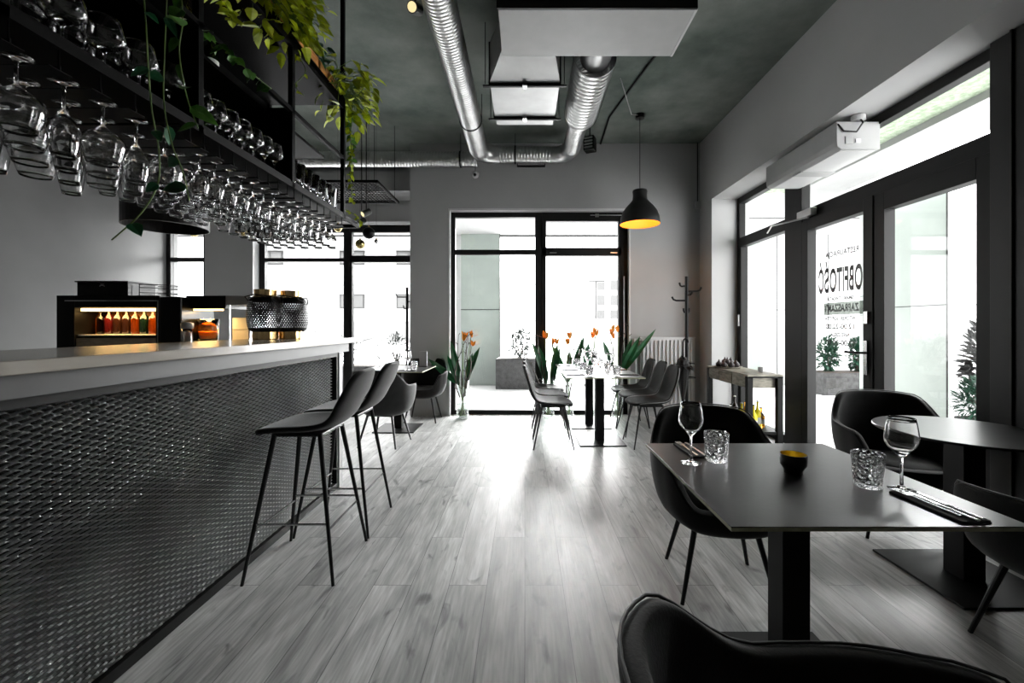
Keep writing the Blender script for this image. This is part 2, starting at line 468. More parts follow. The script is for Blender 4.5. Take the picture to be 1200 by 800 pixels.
door2 = window('door_2', 'x', PX,
    [(3.43, 3.53, 0, 2.34, .01), (2.62, 2.73, 0, 2.34, .01), (2.73, 3.43, 2.20, 2.34, .01), (2.73, 3.43, 0, .10, .01)],
    [(2.73, 3.43, .10, 2.20)])
h = MB().box(2.80, 2.812, 3.565, 3.60, .88, 1.16).build('handle_plate', 'steel', door1)
MB().tube([(2.80, 3.583, 1.06), (2.755, 3.583, 1.06), (2.745, 3.60, 1.06), (2.745, 3.73, 1.06)], .010).build('lever_handle', 'black', door1)
MB().box(2.80, 2.815, 3.56, 3.60, 1.30, 1.40).build('lock_rosette', 'steel', door1)
dc = MB().box(2.76, 2.82, 4.20, 4.42, 2.36, 2.43).build('door_closer', 'silver', door1, bevel=.005)
MB().tube([(2.79, 4.28, 2.35), (2.62, 4.62, 2.345), (2.76, 4.95, 2.34)], .009, 6).build('closer_arm', 'silver', dc)
# mirror-read lettering: it is written for people outside, so from the room it reads backwards
def text_mesh(name, body, size, cy, z, m, parent, sx=1.0, x=PX+.004, bold=0.0):
    cu = bpy.data.curves.new(name, 'FONT'); cu.body = body; cu.size = size; cu.align_x = 'CENTER'; cu.align_y = 'BOTTOM_BASELINE'; cu.offset = bold
    t = bpy.data.objects.new(name, cu); COL.objects.link(t)
    dg = bpy.context.evaluated_depsgraph_get()
    me = bpy.data.meshes.new_from_object(t.evaluated_get(dg))
    bpy.data.objects.remove(t)
    me.materials.clear(); me.materials.append(M[m])
    o = bpy.data.objects.new(name, me); COL.objects.link(o); o.parent = parent
    wd = max(v.co.x for v in me.vertices) - min(v.co.x for v in me.vertices)
    o.rotation_euler = (R(90), 0, R(90)); o.location = (x, cy, z); o.scale = (sx/wd, 1, 1)
    return o
TY = 3.955
text_mesh('name_lettering', 'OBFITOŚĆ', .30, TY+.04, 1.605, 'letter', door1, .56, bold=.009)
text_mesh('sign_lettering', 'RESTAURACJA', .07, TY+.03-.02, 1.93, 'letter', door1, .42, bold=.0022)
text_mesh('sign_lettering', 'SMAKI ŚWIATA', .045, TY+.03, 1.52, 'letter', door1, .34, bold=.0022)
MB().box(PX+.003, PX+.004, 3.66, 3.74, 1.532, 1.537).box(PX+.003, PX+.004, 4.17, 4.25, 1.532, 1.537).box(PX+.003, PX+.004, 3.67, 3.75, 1.372, 1.376).build('rule_line', 'letter', door1)
MB().box(PX+.006, PX+.007, 3.70, 4.20, 1.385, 1.50).build('sticker_band', 'greyband', door1)
text_mesh('welcome_lettering', 'ZAPRASZAMY', .095, TY+.02, 1.415, 'letter', door1, .44, bold=.002)
text_mesh('hours_lettering', 'WTOREK-SOBOTA', .05, TY+.03, 1.335, 'letter', door1, .40, bold=.0022)
text_mesh('hours_lettering', '12.00-22.00', .066, TY+.03, 1.255, 'letter', door1, .36, bold=.0022)
text_mesh('hours_lettering', 'NIEDZIELA', .045, TY+.03, 1.185, 'letter', door1, .24, bold=.0022)
text_mesh('hours_lettering', '12.00-20.00', .066, TY+.03, 1.105, 'letter', door1, .36, bold=.0022)
struct('trim_side', MB().box(2.6, 2.9, 1.2, 1.95, 0, 2.98), 'panel')

# ------------------------------------------------------------------ outside
struct('terrace_ground', MB().box(-60, 60, -20, 90, -.12, -.10), 'paving')
struct('terrace_paving', MB().box(-9, 12, 6.47, 13, -.10, -.02).box(3.02, 12, -4, 6.46, -.10, -.02), 'paving')
struct('terrace_soffit', MB().box(-9, 9, 6.5, 9.7, 3.30, 3.6), 'soffit')
struct('trim_soffit', MB().box(-9, 9, 9.66, 9.72, 3.27, 3.30).box(-9, 9, 8.1, 8.13, 3.29, 3.30), 'seam')
struct('arcade_soffit', MB().box(3.05, 3.86, -4, 6.45, 3.25, 3.6), 'soffitgreen')
struct('arcade_beam', MB().box(3.86, 4.50, -4, 6.45, 3.18, 3.7), 'soffit')
def seams(mb, *boxes):
    for b_ in boxes: mb.box(*b_)
    return mb
c = thing('clad_column', 'sage green clad outdoor column left in the back window', 'column', (-.975, 9.8, -.1))
MB().box(-.425, .425, -.25, .25, 0, 3.4).build('panel', 'greenpanel', c)
MB().box(-.43, .43, -.256, .256, 1.735, 1.75).box(.42, .435, -.262, -.25, 0, 3.4).build('panel_joint', 'seam', c)
c = thing('wall_slab', 'narrow white outdoor wall slab beside the sage green column', 'wall', (-1.75, 9.85, -.1))
MB().box(-.35, .34, -.2, .3, 0, 3.4).build('panel', 'whitepanel', c)
c = thing('clad_column', 'outdoor column with a sage side and white front, outside the double door', 'column', (5.5, 5.7, -.1))
MB().box(-.5, -.46, -.55, .8, 0, 3.3).build('side_panel', 'greenpanel', c)
MB().box(-.46, .9, -.55, .8, 0, 3.3).build('front_panel', 'whitepanel', c)
MB().box(-.505, .9, -.556, .8, 1.63, 1.64).box(-.51, -.498, -.56, -.545, 0, 3.3).build('panel_joint', 'seam', c)
c = thing('clad_wall', 'long white panelled wall across the terrace, seen through the glass door', 'wall', (7.1, 9.8, -.1))
MB().box(-1.9, 3.0, -.2, .2, 0, 3.4).build('panel', 'whitepanel', c)
MB().box(-2.25, -1.9, -.2, .2, 0, 3.4).build('end_panel', 'greenpanel', c)
MB().box(-1.9, 3.0, -.206, .2, 1.73, 1.745).box(-1.54, -1.525, -.206, .2, 0, 3.4).box(-.41, -.395, -.206, .2, 0, 3.4).build('panel_joint', 'seam', c)

rnd = random.Random(7)
def foliage(mb, c, rx, ry, rz, n, ln, wd, r=rnd, kind='ovate', up=.3):
    for _ in range(n):
        while True:
            p = Vector((r.uniform(-1, 1), r.uniform(-1, 1), r.uniform(-1, 1)))
            if p.length <= 1: break
        q = Vector((p.x*rx, p.y*ry, p.z*rz)) + Vector(c)
        d = (p + Vector((r.uniform(-.6, .6), r.uniform(-.6, .6), r.uniform(-.4, .6)+up))).normalized()
        nn = Vector((r.uniform(-.5, .5), r.uniform(-.5, .5), 1))
        mb.leaf(q, d, nn, ln*r.uniform(.6, 1.3), wd*r.uniform(.6, 1.3), r.uniform(0, .6), kind)
    return mb
def shrub(name, label, cat, loc, rx, rz, n, ln, wd, m='shrub', group=None, kind='ovate'):
    t = thing(name, label, cat, loc, 0, group)
    n *= 2; ln *= 1.25
    s = MB()
    for k in range(6):
        a = k*1.05
        s.tube([(0, 0, 0), (math.cos(a)*rx*.3, math.sin(a)*rx*.3, rz*.6), (math.cos(a)*rx*.6, math.sin(a)*rx*.6, rz*1.3)], [.012, .009, .004], 5)
    s.build('stem', 'twig', t)
    foliage(MB(), (0, 0, rz*1.05), rx, rx, rz, n, ln, wd, kind=kind).build('foliage', m, t, recalc=False)
    return t
def planter(label, loc, x, y, z):
    t = thing('stone_planter', label, 'planter', loc)
    MB().box(-x, x, -y, y, 0, z).build('box', 'planter', t, bevel=.01)
    MB().box(-x+.04, x-.04, -y+.04, y-.04, z, z+.01).build('soil', 'twig', t)
    return t
planter('low rough stone planter outside the back window', (-.12, 9.25, -.02), .48, .3, .62)
shrub('leafy_shrub', 'small leafy shrub in the stone planter outside the back window', 'shrub', (-.1, 9.25, .60), .28, .30, 260, .07, .035)
planter('white planter outside the left back window', (-3.0, 8.9, -.02), 1.0, .3, .5)
shrub('leafy_shrub', 'pale shrub at the left of the planter beyond the bar end', 'shrub', (-3.62, 8.9, .48), .22, .30, 240, .07, .02, group=None)
shrub('leafy_shrub', 'pale shrub behind the small window table', 'shrub', (-2.62, 8.9, .48), .22, .32, 240, .07, .02)
shrub('leafy_shrub', 'pale shrub nearest the pillar outside the left back window', 'shrub', (-2.25, 8.9, .48), .17, .27, 200, .07, .02)
planter('grey planter seen through the lower door glass', (6.15, 8.4, -.02), .55, .25, .42)
shrub('leafy_shrub', 'green shrub under the door lettering, the left one', 'shrub', (5.85, 8.4, .40), .18, .32, 260, .07, .045, 'conifer')
shrub('leafy_shrub', 'green shrub beside the door handle, the right one', 'shrub', (6.42, 8.4, .40), .16, .32, 240, .07, .045, 'conifer')
planter('white planter box by the right edge of the double door', (4.95, 4.45, -.02), .35, .22, .34)
shrub('conifer', 'low dark green conifer outside the right door leaf', 'shrub', (4.62, 4.35, .30), .24, .22, 700, .06, .018, 'conifer')
shrub('dry_shrub', 'tall grey frosted shrub outside the right door leaf', 'shrub', (5.0, 4.6, .32), .26, .52, 420, .09, .06, 'planter')
t = thing('bare_climber', 'tangle of bare pale branches outside the left back window', 'shrub', (-3.2, 11.2, -.02))
mb = MB()
for k in range(46):
    p = Vector((rnd.uniform(-1.7, 1.7), rnd.uniform(-.2, .2), rnd.uniform(.1, .9))); pts = [p.copy()]; d = Vector((rnd.uniform(-1, 1), 0, rnd.uniform(-.1, .9))).normalized()
    for j in range(6):
        d = (d + Vector((rnd.uniform(-.5, .5), rnd.uniform(-.2, .2), rnd.uniform(-.55, .35)))).normalized(); p = p + d*.16; pts.append(p.copy())
    mb.tube(pts, [.009, .008, .007, .006, .005, .004, .003], 4)
mb.build('branch', 'bark', t)
# houses far behind
b_ = thing('apartment_building', 'white apartment building across the street with recessed balconies', 'building', (-15, 40, -.1))
MB().box(-14, 12.5, 0, 8, 0, 12).build('wall', 'facade', b_)
MB().box(-14, 12.6, -1.4, 0, 5.1, 6.5).build('balcony', 'facade', b_)
MB().box(-14, 12.6, -1.4, 0, 8.3, 9.4).build('balcony', 'facade', b_)
MB().box(-14, 12.5, -.1, 0, 0, 1.8).build('plinth', 'facadegrey', b_)
for x in (-9.5, -2, 3.2, 7.6):
    for z in (3.0, 7.0):
        f = MB().box(x, x+2.3, -.08, 0, z, z+1.3).build('window', 'farframe', b_)
        MB().box(x+.15, x+1.08, -.10, -.08, z+.12, z+1.18).box(x+1.22, x+2.15, -.10, -.08, z+.12, z+1.18).build('window_glass', 'farwindow', f)
for x in (7.0-.6, 10.4): MB().box(x, x+.35, -.2, 0, 3.6, 4.1).build('wall_lamp', 'farframe', b_)
b_ = thing('apartment_building', 'distant block with rows of small windows behind the street lamps', 'building', (14, 70, -.1))
MB().box(-3.5, 12, 0, 10, 0, 9.5).build('wall', 'facadegrey', b_)
for x in range(4):
    for z in range(3):
        MB().box(-2.6+x*2.4, -1.2+x*2.4, -.15, 0, 2.4+z*2.4, 3.9+z*2.4).build('window', 'farwindow', b_)
t = thing('garden_wall', 'low white wall with a coping beyond the back window', 'wall', (4.0, 20, -.1))
MB().box(-2.1, 3, -.2, .2, 0, 1.62).build('wall', 'facade', t); MB().box(-2.15, 3, -.25, .25, 1.62, 1.72).build('coping', 'facadegrey', t)
def street_lamp(label, loc, h):
    t = thing('street_lamp', label, 'street lamp', loc)
    MB().tube([(0, 0, 0), (0, 0, h)], [.06, .035]).build('pole', 'farframe', t)
    MB().box(-.45, .45, -.12, .12, h, h+.06).build('lamp_head', 'farframe', t)
street_lamp('nearer, taller street lamp in the right back window pane', (4.1, 25, -.1), 3.9)
street_lamp('farther, smaller street lamp in the right back window pane', (3.8, 36, -.1), 3.6)
def bare_tree(label, loc, h, seed):
    r = random.Random(seed); t = thing('bare_tree', label, 'tree', loc)
    mb = MB()
    mb.tube([(0, 0, 0), (0, 0, h*.4)], [.05*h/3, .03*h/3], 6).build('trunk', 'bark', t)
    mb = MB()
    for k in range(22):
        a = r.uniform(0, 2*PI); p = Vector((0, 0, h*r.uniform(.25, .42))); pts = [p.copy()]; d = Vector((math.cos(a)*.6, math.sin(a)*.6, 1)).normalized()
        for j in range(5):
            d = (d + Vector((r.uniform(-.3, .3), r.uniform(-.3, .3), .1))).normalized(); p = p + d*h*.12; pts.append(p.copy())
        mb.tube(pts, [.016, .013, .01, .008, .006, .004], 4)
    mb.build('branch', 'bark', t)
bare_tree('bare tree beside the taller street lamp', (4.7, 27, -.1), 2.9, 3)
bare_tree('bare tree between the two street lamps', (3.7, 30, -.1), 2.6, 5)
# ------------------------------------------------------------------ bar
bar = thing('bar_counter', 'long bar with pale top and black expanded metal front', 'bar', (-1.483, 3.45, 0))
bl = -1.483
def P(x, y, z): return (x-bl, y-3.45, z)
def bbox(mb, x0, x1, y0, y1, z0, z1): return mb.box(x0-bl, x1-bl, y0-3.45, y1-3.45, z0, z1)
bbox(MB(), -2.06, -1.40, -1.2, 3.66, 1.145, 1.185).build('worktop', 'counter', bar, bevel=.003)
bbox(MB(), -2.02, -1.44, -1.2, 3.56, 1.075, 1.145).build('fascia', 'fascia', bar)
bbox(MB(), -1.60, -1.535, -1.2, 3.44, 0, 1.075).build('backing_board', 'backing', bar)
bbox(MB(), -1.98, -1.47, 3.45, 3.51, 0, 1.075).build('end_panel', 'endpanel', bar)
bbox(bbox(bbox(MB(), -1.525, -1.478, -1.2, 3.45, 0, .045), -1.525, -1.478, -1.2, 3.45, 1.04, 1.075), -1.525, -1.478, 3.42, 3.45, .045, 1.04).build('mesh_frame', 'black', bar)
# expanded metal: zigzag strands, each bonded to the one above and below, faces tilted
mb = MB(); hp = .0595; rh = .0116; y0, y1 = .35, 3.42   # mesh long way and strand pitch
nseg = int((y1-y0)/hp); rows = int(.99/rh)
bmm = mb.bm
PH = ((0, 1.0), (.18, 1.0), (.5, -1.0), (.68, -1.0))
for k in range(rows):
    zc = .052 + k*rh
    prev = None
    for j in range(nseg*4):
        u, up = PH[j % 4]
        y = y0 + (j//4 + u + (.5 if k % 2 else 0))*hp
        z = zc + up*rh*.42
        xo = -.018 + up*.0075
        a = bmm.verts.new((xo + .0042, y-3.45, z - .0024)); b2 = bmm.verts.new((xo - .0042, y-3.45, z + .0006))
        c2 = bmm.verts.new((xo - .0040, y-3.45, z + .0018)); d2 = bmm.verts.new((xo + .0048, y-3.45, z - .0016))
        cur = (a, b2, c2, d2)
        if prev:
            for q in range(4): bmm.faces.new((prev[q], prev[(q+1) % 4], cur[(q+1) % 4], cur[q]))
        prev = cur
mb.build('expanded_metal_front', 'mesh', bar)

# back counter behind the bar end and what stands on it
bc = thing('back_counter', 'low black work counter behind the bar', 'counter', (-3.0, 3.6, 0))
MB().box(-.85, .9, -.28, .32, .1, .91).build('body', 'panel', bc)
MB().box(-.9, .95, -.32, .34, .91, .95).build('worktop', 'black', bc, bevel=.004)
MB().box(-.8, .85, -.24, .28, 0, .1).build('plinth', 'black', bc)
cab = thing('display_cabinet', 'gloss black cabinet with lit amber bottles behind its glass', 'cabinet', (-3.255, 3.5, .95))
x0, x1 = -.405, .40
MB().box(x0, x0+.14, -.1, .25, 0, .57).box(x1-.03, x1, -.1, .25, 0, .57).box(x0+.14, x1-.03, -.1, .25, .475, .57).box(x0+.14, x1-.03, .22, .25, 0, .475).box(x0+.14, x1-.03, -.1, .22, 0, .02).build('body', 'displayblack', cab, bevel=.004)
MB().box(x0+.15, x1-.04, .20, .215, .28, .47).build('back_panel', 'amberglow', cab)
MB().box(x0+.15, x1-.05, -.06, -.03, .448, .47).build('light_strip', 'strip', cab)
MB().box(x0+.15, x1-.04, -.08, .2, .252, .262).build('glass_shelf', 'carton', cab)
MB().box(x0+.14, x1-.04, -.085, .2, .02, .235).build('drawer', 'beige', cab)
MB().box(x0+.07, x1-.005, -.106, -.1, .525, .531).box(x1-.012, x1-.005, -.106, -.1, .06, .525).build('trim', 'silver', cab)
area_light('cabinet_lamp', (-3.2, 3.5, 1.395), (0, 0, 0), .5, .1, .8, color=(1, .62, .22))
bx = thing('black_box', 'gloss black box on top of the display cabinet', 'box', (-3.33, 3.55, 1.52))
MB().box(-.2, .2, -.12, .14, 0, .105).build('body', 'displayblack', bx, bevel=.004)
MB().box(-.21, .21, -.13, .15, .105, .116).build('lid', 'displayblack', bx, bevel=.002)
MB().tube([(-.02, -.121, .075), (0, -.124, .083), (.02, -.121, .075)], .003, 5).tube([(-.015, -.121, .09), (.015, -.121, .09)], .002, 5).build('badge', 'whitedim', bx)
t = thing('wire_rack', 'thin wire tray rack on top of the cabinet, right of the box', 'rack', (-3.0, 3.6, 1.52))
mb = MB()
for z in (.03, .07, .095): mb.tube([(-.1, -.1, z), (.14, -.1, z-.006), (.14, .08, z-.006), (-.1, .08, z)], .003, 5)
for px_ in (-.1, .14): mb.tube([(px_, -.1, 0), (px_, -.1, .095)], .003, 5)
mb.build('frame', 'black', t)
m2 = thing('coffee_machine', 'black coffee machine body right of the lit cabinet', 'coffee machine', (-2.77, 3.56, .95))
MB().box(-.08, .09, -.17, .2, .2, .56).build('body', 'displayblack', m2, bevel=.012)
MB().box(-.07, .05, -.13, .18, .0, .21).build('base', 'displayblack', m2, bevel=.006)
MB().box(-.01, 0.0, -.136, -.13, .21-.05, .21).build('indicator', 'strip', m2)
def bottle(name, label, loc, r, h, m, group=None, cat='bottle', cap='black', lab=True):
    t = thing(name, label, cat, loc, 0, group)
    MB().lathe([(0, 0), (r*.95, 0), (r, .01), (r, h*.55), (r*.85, h*.64), (r*.34, h*.75), (r*.30, h*.95), (r*.36, h*.96), (r*.36, h), (0, h)], seg=14).build('body', m, t, smooth=True)
    MB().lathe([(0, h), (r*.38, h), (r*.38, h+.012), (0, h+.012)], seg=10).build('cap', cap, t)
    if lab: MB().lathe([(r*1.02, h*.18), (r*1.02, h*.42)], seg=14).build('label', 'label', t)
    return t
names = [('amber', 'amber'), ('redglass', 'wine red'), ('darkglass', 'near black'), ('darkglass', 'dark brown'), ('amber', 'golden'), ('green_glass', 'dark green'), ('amber', 'orange'), ('redglass', 'deep red')]
for i, (m_, w_) in enumerate(names):
    bottle('bottle', f'small {w_} bottle in the lit cabinet, {ORD[i]} from its left side', (-3.47 + i*.072, 3.56, 1.213), .032, .22, m_, 'bottles in the lit cabinet', lab=False)
gc = thing('glass_display_case', 'glass display case with black top behind the bar', 'display case', (-2.50, 3.62, .95))
MB().box(-.22, .10, -.13, .16, .47, .575).build('lid', 'displayblack', gc, bevel=.003)
MB().box(.10, .30, -.13, .16, .50, .575).build('lid_end', 'whitedim', gc, bevel=.003)
MB().poly(((-.22, -.13, .2), (.3, -.13, .2), (.3, -.13, .5), (-.22, -.13, .5))).poly(((.3, -.13, .2), (.3, .16, .2), (.3, .16, .5), (.3, -.13, .5))).build('glass_panel', 'pane', gc)
MB().box(-.22, .3, -.13, .16, 0, .2).build('base', 'beige', gc)
MB().box(-.2, .05, -.10, -.08, .455, .47).build('light_strip', 'strip', gc)
MB().box(.13, .14, -.14, -.13, .2, .5).box(.29, .305, -.14, -.125, .2, .5).build('edge_trim', 'silver', gc)
t = thing('carafe', 'amber lit glass jug inside the glass case', 'jug', (-2.62, 3.6, 1.15))
MB().lathe([(0, 0), (.05, 0), (.07, .02), (.075, .1), (.08, .19), (.075, .19), (.07, .1), (.065, .025), (0, .012)], seg=20).build('glass_body', 'amber', t, smooth=True)
MB().lathe([(0, .014), (.062, .026), (.067, .085), (0, .085)], seg=20).build('drink', 'cork', t, smooth=True)
area_light('case_lamp', (-2.62, 3.55, 1.395), (0, 0, 0), .2, .1, .8, color=(1, .6, .2))
t = thing('carton', 'white carton standing inside the glass case', 'box', (-2.36, 3.68, 1.15))
MB().box(-.08, .09, -.05, .05, 0, .2).build('body', 'carton', t, bevel=.003); MB().box(-.082, .092, -.052, -.05, .10, .105).build('fold_line', 'whitedim', t)
t = thing('glass_jar', 'clear glass jar with lid between cabinet and glass case', 'jar', (-2.56, 3.30, .95))
MB().lathe([(0, 0), (.06, 0), (.07, .03), (.065, .09), (.035, .17), (.03, .28), (.034, .31), (.03, .31), (.026, .28), (.03, .17), (.06, .09), (.064, .03), (0, .01)], seg=20).build('glass_body', 'glass', t, smooth=True)
MB().lathe([(0, .31), (.04, .31), (.04, .35), (.02, .36), (0, .36)], seg=20).build('lid', 'whitedim', t, smooth=True)

# perforated lanterns on the bar
def lantern(label, loc):
    t = thing('lantern', label, 'lantern', loc, 0, 'perforated lanterns on the bar')
    mb = MB(); nu, nv = 42, 18
    def rad(v): return .085 + .033*math.sin(PI*min(1, max(0, v))**.9)**.45 if 0 < v < 1 else .085
    z0, z1 = .055, .30
    def pt(u, v, k=0): 
        a = 2*PI*u/nu; r = rad(v/nv); return Vector((r*math.cos(a), r*math.sin(a), z0+(z1-z0)*v/nv))
    for i in range(nu):
        for j in range(nv):
            o_ = .5 if j % 2 else 0
            q = [pt(i+o_, j), pt(i+1+o_, j), pt(i+1+o_, j+1), pt(i+o_, j+1)]
            if 2 <= j < nv-2:
                cc = sum(q, Vector())/4; inn = [cc + (p-cc)*.52 for p in q]
                vo = [mb.bm.verts.new(p) for p in q]; vi = [mb.bm.verts.new(p) for p in inn]
                for e in range(4): mb.bm.faces.new((vo[e], vo[(e+1) % 4], vi[(e+1) % 4], vi[e]))
            else: mb.poly(q)
    mb.build('perforated_body', 'black', t)
    MB().lathe([(0, 0), (.078, 0), (.082, .004), (.082, .056), (.074, .056), (.074, .008), (0, .008)], seg=28).build('base_ring', 'brass', t, smooth=False)
    MB().lathe([(.088, .296), (.07, .315), (.072, .355), (.066, .355), (.064, .315), (.08, .296)], seg=28).build('neck_ring', 'brass', t)
    h_ = MB()
    h_.tube([(-.085, 0, .30), (-.118, 0, .30), (-.125, 0, .275), (-.118, .0, .25)], .005, 6).tube([(-.105, 0, .26), (-.09, -.09, .30), (0, -.125, .315), (.09, -.09, .30), (.105, 0, .26)], .004, 6).tube([(.085, 0, .30), (.118, 0, .30), (.125, 0, .275), (.118, 0, .25)], .005, 6)
    h_.build('handle', 'black', t)
    return t
lantern('perforated black and brass lantern nearer the cabinets, left one', (-1.86, 3.12, 1.185))
lantern('perforated black and brass lantern nearer the bar end, right one', (-1.74, 3.24, 1.185))

# ------------------------------------------------------------------ hanging rack over the bar
XR = -1.42; XB = -2.03
rk = thing('hanging_rack', 'black steel rack hung from the ceiling over the bar', 'rack', (XR, 3.43, 2.16))
def RB(mb, x0, x1, y0, y1, z0, z1): return mb.box(x0-XR, x1-XR, y0-3.43, y1-3.43, z0-2.16, z1-2.16)
BAYS = [(.35, 1.17), (1.19, 1.885), (1.925, 2.65), (2.69, 3.43)]
RB(RB(RB(RB(MB(), XR-.03, XR, .3, 3.79, 2.13, 2.16), XB, XB+.03, .3, 3.79, 2.13, 2.16), XB, XR, 3.76, 3.79, 2.13, 2.16), XB, XR, .3, .33, 2.13, 2.16).build('bottom_frame', 'rack', rk)
for y in (3.415, 2.66, 1.895, 1.17, .4):
    m_ = MB(); RB(m_, XR-.028, XR, y, y+.03, 2.13, CH); RB(m_, XB, XB+.028, y, y+.03, 2.13, CH); m_.build('upright', 'rack', rk)
for y in (2.66, 1.895, 1.17):
    m_ = MB(); RB(m_, XB+.028, XR-.028, y+.01, y+.02, 2.16, 2.62); m_.build('divider_panel', 'rack', rk)
for y0, y1 in BAYS:
    m_ = MB(); RB(m_, XB+.03, XR-.005, y0, y1, 2.16, 2.172); m_.build('shelf', 'rack', rk)
RB(MB(), XB, XB+.012, .35, 3.43, 2.17, 3.55).build('back_panel', 'rack', rk)
RB(MB(), XB+.012, XR-.16, .35, 3.43, 2.60, 2.62).build('middle_shelf', 'rack', rk)
RB(RB(MB(), XB+.012, XR, .35, 3.43, 3.02, 3.045), XR-.02, XR, .35, 3.43, 2.985, 3.06).build('upper_shelf', 'rack', rk)
RB(MB(), XR-.025, XR, .3, 3.43, 2.59, 2.615).build('front_rail', 'rack', rk)
# rails the glasses hang from, on thin rods
rails = []
for bi, (y0, y1) in enumerate(BAYS[1:]):
    n = 5 if bi == 0 else 7
    for k in range(n+1):
        y = y0 + .02 + (y1-y0-.04)*k/n
        m_ = MB()
        RB(m_, XB+.05, XR-.01, y-(.034 if bi == 0 else .026), y+(.034 if bi == 0 else .026), 2.0645, 2.067); RB(m_, XB+.05, XR-.01, y-.002, y+.002, 2.067, 2.08)
        for x in (XR-.015, XB+.06): m_.tube([(x-XR, y-3.43, 2.075-2.16), (x-XR, y-3.43, 2.135-2.16)], .003, 5)
        m_.build('glass_rail', 'rack', rk)
    rails.append((y0+.02, (y1-y0-.04)/n, n))
# cable mesh planter boxes, wooden
def planter_box(label, y0, y1, m_='orangewood'):
    t = thing('wooden_planter', label, 'planter', ((XR-.16), (y0+y1)/2, 3.045))
    L_ = (y1-y0)/2
    MB().box(-.13, .13, -L_, -L_+.015, 0, .12).box(-.13, .13, L_-.015, L_, 0, .12).box(-.13, -.115, -L_, L_, 0, .12).box(-.115, .115, -L_, L_, 0, .01).build('box', m_, t)
    MB().box(.115, .13, -L_, -.005, 0, .12).box(.115, .13, .005, L_, 0, .12).build('front_board', m_, t, bevel=.002)
    MB().box(-.115, .115, -L_+.02, L_-.02, .01, .09).build('soil', 'twig', t)
planter_box('orange wooden planter box at the far end of the top shelf', 2.78, 3.36)
planter_box('wooden planter box on the top shelf, second from the far end', 2.0, 2.62, 'orangewood')
planter_box('wooden planter box on the top shelf, third from the far end', 1.25, 1.85, 'orangewood')

def pothos(label, loc, spread, n, ln, m, seed, droop=.3, h=.12):
    r = random.Random(seed)
    t = thing('potted_vine', label, 'plant', loc)
    st = MB(); lf = MB()
    for k in range(n):
        a = r.uniform(0, 2*PI); b_ = Vector((r.uniform(-.3, .3)*spread[0], r.uniform(-.95, .95)*spread[1], 0))
        tip = b_ + Vector((math.cos(a)*.13 + spread[0]*.25, math.sin(a)*.10, r.uniform(-droop*.3, h)))
        st.tube([b_, (b_+tip)/2 + Vector((0, 0, .05)), tip], [.003, .0025, .002], 4, cap=False)
        d = Vector((math.cos(a), math.sin(a), r.uniform(-1.1, .2)))
        lf.leaf(tip, d, (r.uniform(-.5, .7), r.uniform(-.6, .2), 1), ln*r.uniform(.6, 1.25), ln*r.uniform(.5, .8), r.uniform(.1, .5))
    st.build('stem', 'stem', t); lf.build('foliage', m, t, recalc=False)
    return t
pothos('bright lime vine plant spilling over the far end post of the rack', (XR-.03, 3.46, 3.10), (.20, .18), 170, .095, 'leafy', 1, h=.20, droop=.6)
pothos('mid green vine plant in the orange planter box', (XR-.20, 3.10, 3.17), (.08, .26), 200, .075, 'leafdark', 2, h=.17, droop=.05)
pothos('yellow green vine plant in the middle planter box', (XR-.04, 2.36, 3.14), (.22, .36), 520, .085, 'leafy', 3, h=.26, droop=.5)
pothos('green vine plant in the nearest planter box, top left', (XR-.10, 1.60, 3.12), (.2, .28), 220, .08, 'leaf', 4)
def trailing(label, pts, n, ln, m, seed, r0=.0035, group=None):
    r = random.Random(seed); P0 = Vector(pts[0])
    t = thing('trailing_vine', label, 'plant', P0, 0, group)
    q = [Vector(p)-P0 for p in pts]
    fine = []
    for i in range(len(q)-1):
        for s in range(6):
            u = s/6; p0 = q[max(i-1, 0)]; p1 = q[i]; p2 = q[i+1]; p3 = q[min(i+2, len(q)-1)]
            fine.append(.5*((2*p1)+(p2-p0)*u+(2*p0-5*p1+4*p2-p3)*u*u+(3*p1-p0-3*p2+p3)*u**3))
    fine.append(q[-1])
    MB().tube(fine, r0, 6).build('stem', 'stem', t, smooth=True)
    lf = MB()
    for k in range(n):
        p = fine[min(len(fine)-1, int((k+.5)/n*len(fine)))]
        a = r.uniform(0, 2*PI); d = Vector((math.cos(a), math.sin(a)*.7-.2, r.uniform(-1.2, -.1)))
        lf.leaf(p + Vector((0, 0, 0)), d, (r.uniform(.1, .8), -.8, r.uniform(.1, .9)), ln*r.uniform(.6, 1.2), ln*r.uniform(.5, .8), r.uniform(.05, .4))
    lf.build('foliage', m, t, recalc=False)
    return t
def at(px, py, Y): return ((px-615)*Y/510, Y, 1.28+(382-py)*Y/510)
trailing('short lime vine trailing down the far end post of the rack', [at(410, 150, 3.42), at(412, 180, 3.42), at(411, 205, 3.42), at(413, 236, 3.42)], 26, .05, 'leafy', 11)
trailing('green vine trailing beside the far end post of the rack', [at(413, 130, 3.5), at(411, 165, 3.5), at(414, 205, 3.5)], 26, .055, 'leaf', 12)
trailing('small vine hanging behind the black spotlight pair', [at(404, 245, 3.6), at(416, 252, 3.65), at(424, 262, 3.7)], 12, .04, 'leafy', 13)
EY = 1.36
trailing('long thin vine hanging in front of the glasses, its tip curling left', [at(168, -12, EY), at(171, 30, EY), at(174, 80, EY), at(178, 130, EY), at(186, 175, EY), at(185, 215, EY), at(165, 250, EY), at(131, 281, EY)], 5, .055, 'leafdark', 14, .0022)
trailing('second thin vine hanging just right of the long curled one', [at(196, -12, EY+.06), at(193, 60, EY+.06), at(192, 120, EY+.06), at(202, 170, EY+.06), at(214, 200, EY+.06), at(222, 235, EY+.06)], 5, .06, 'leafdark', 15, .002)
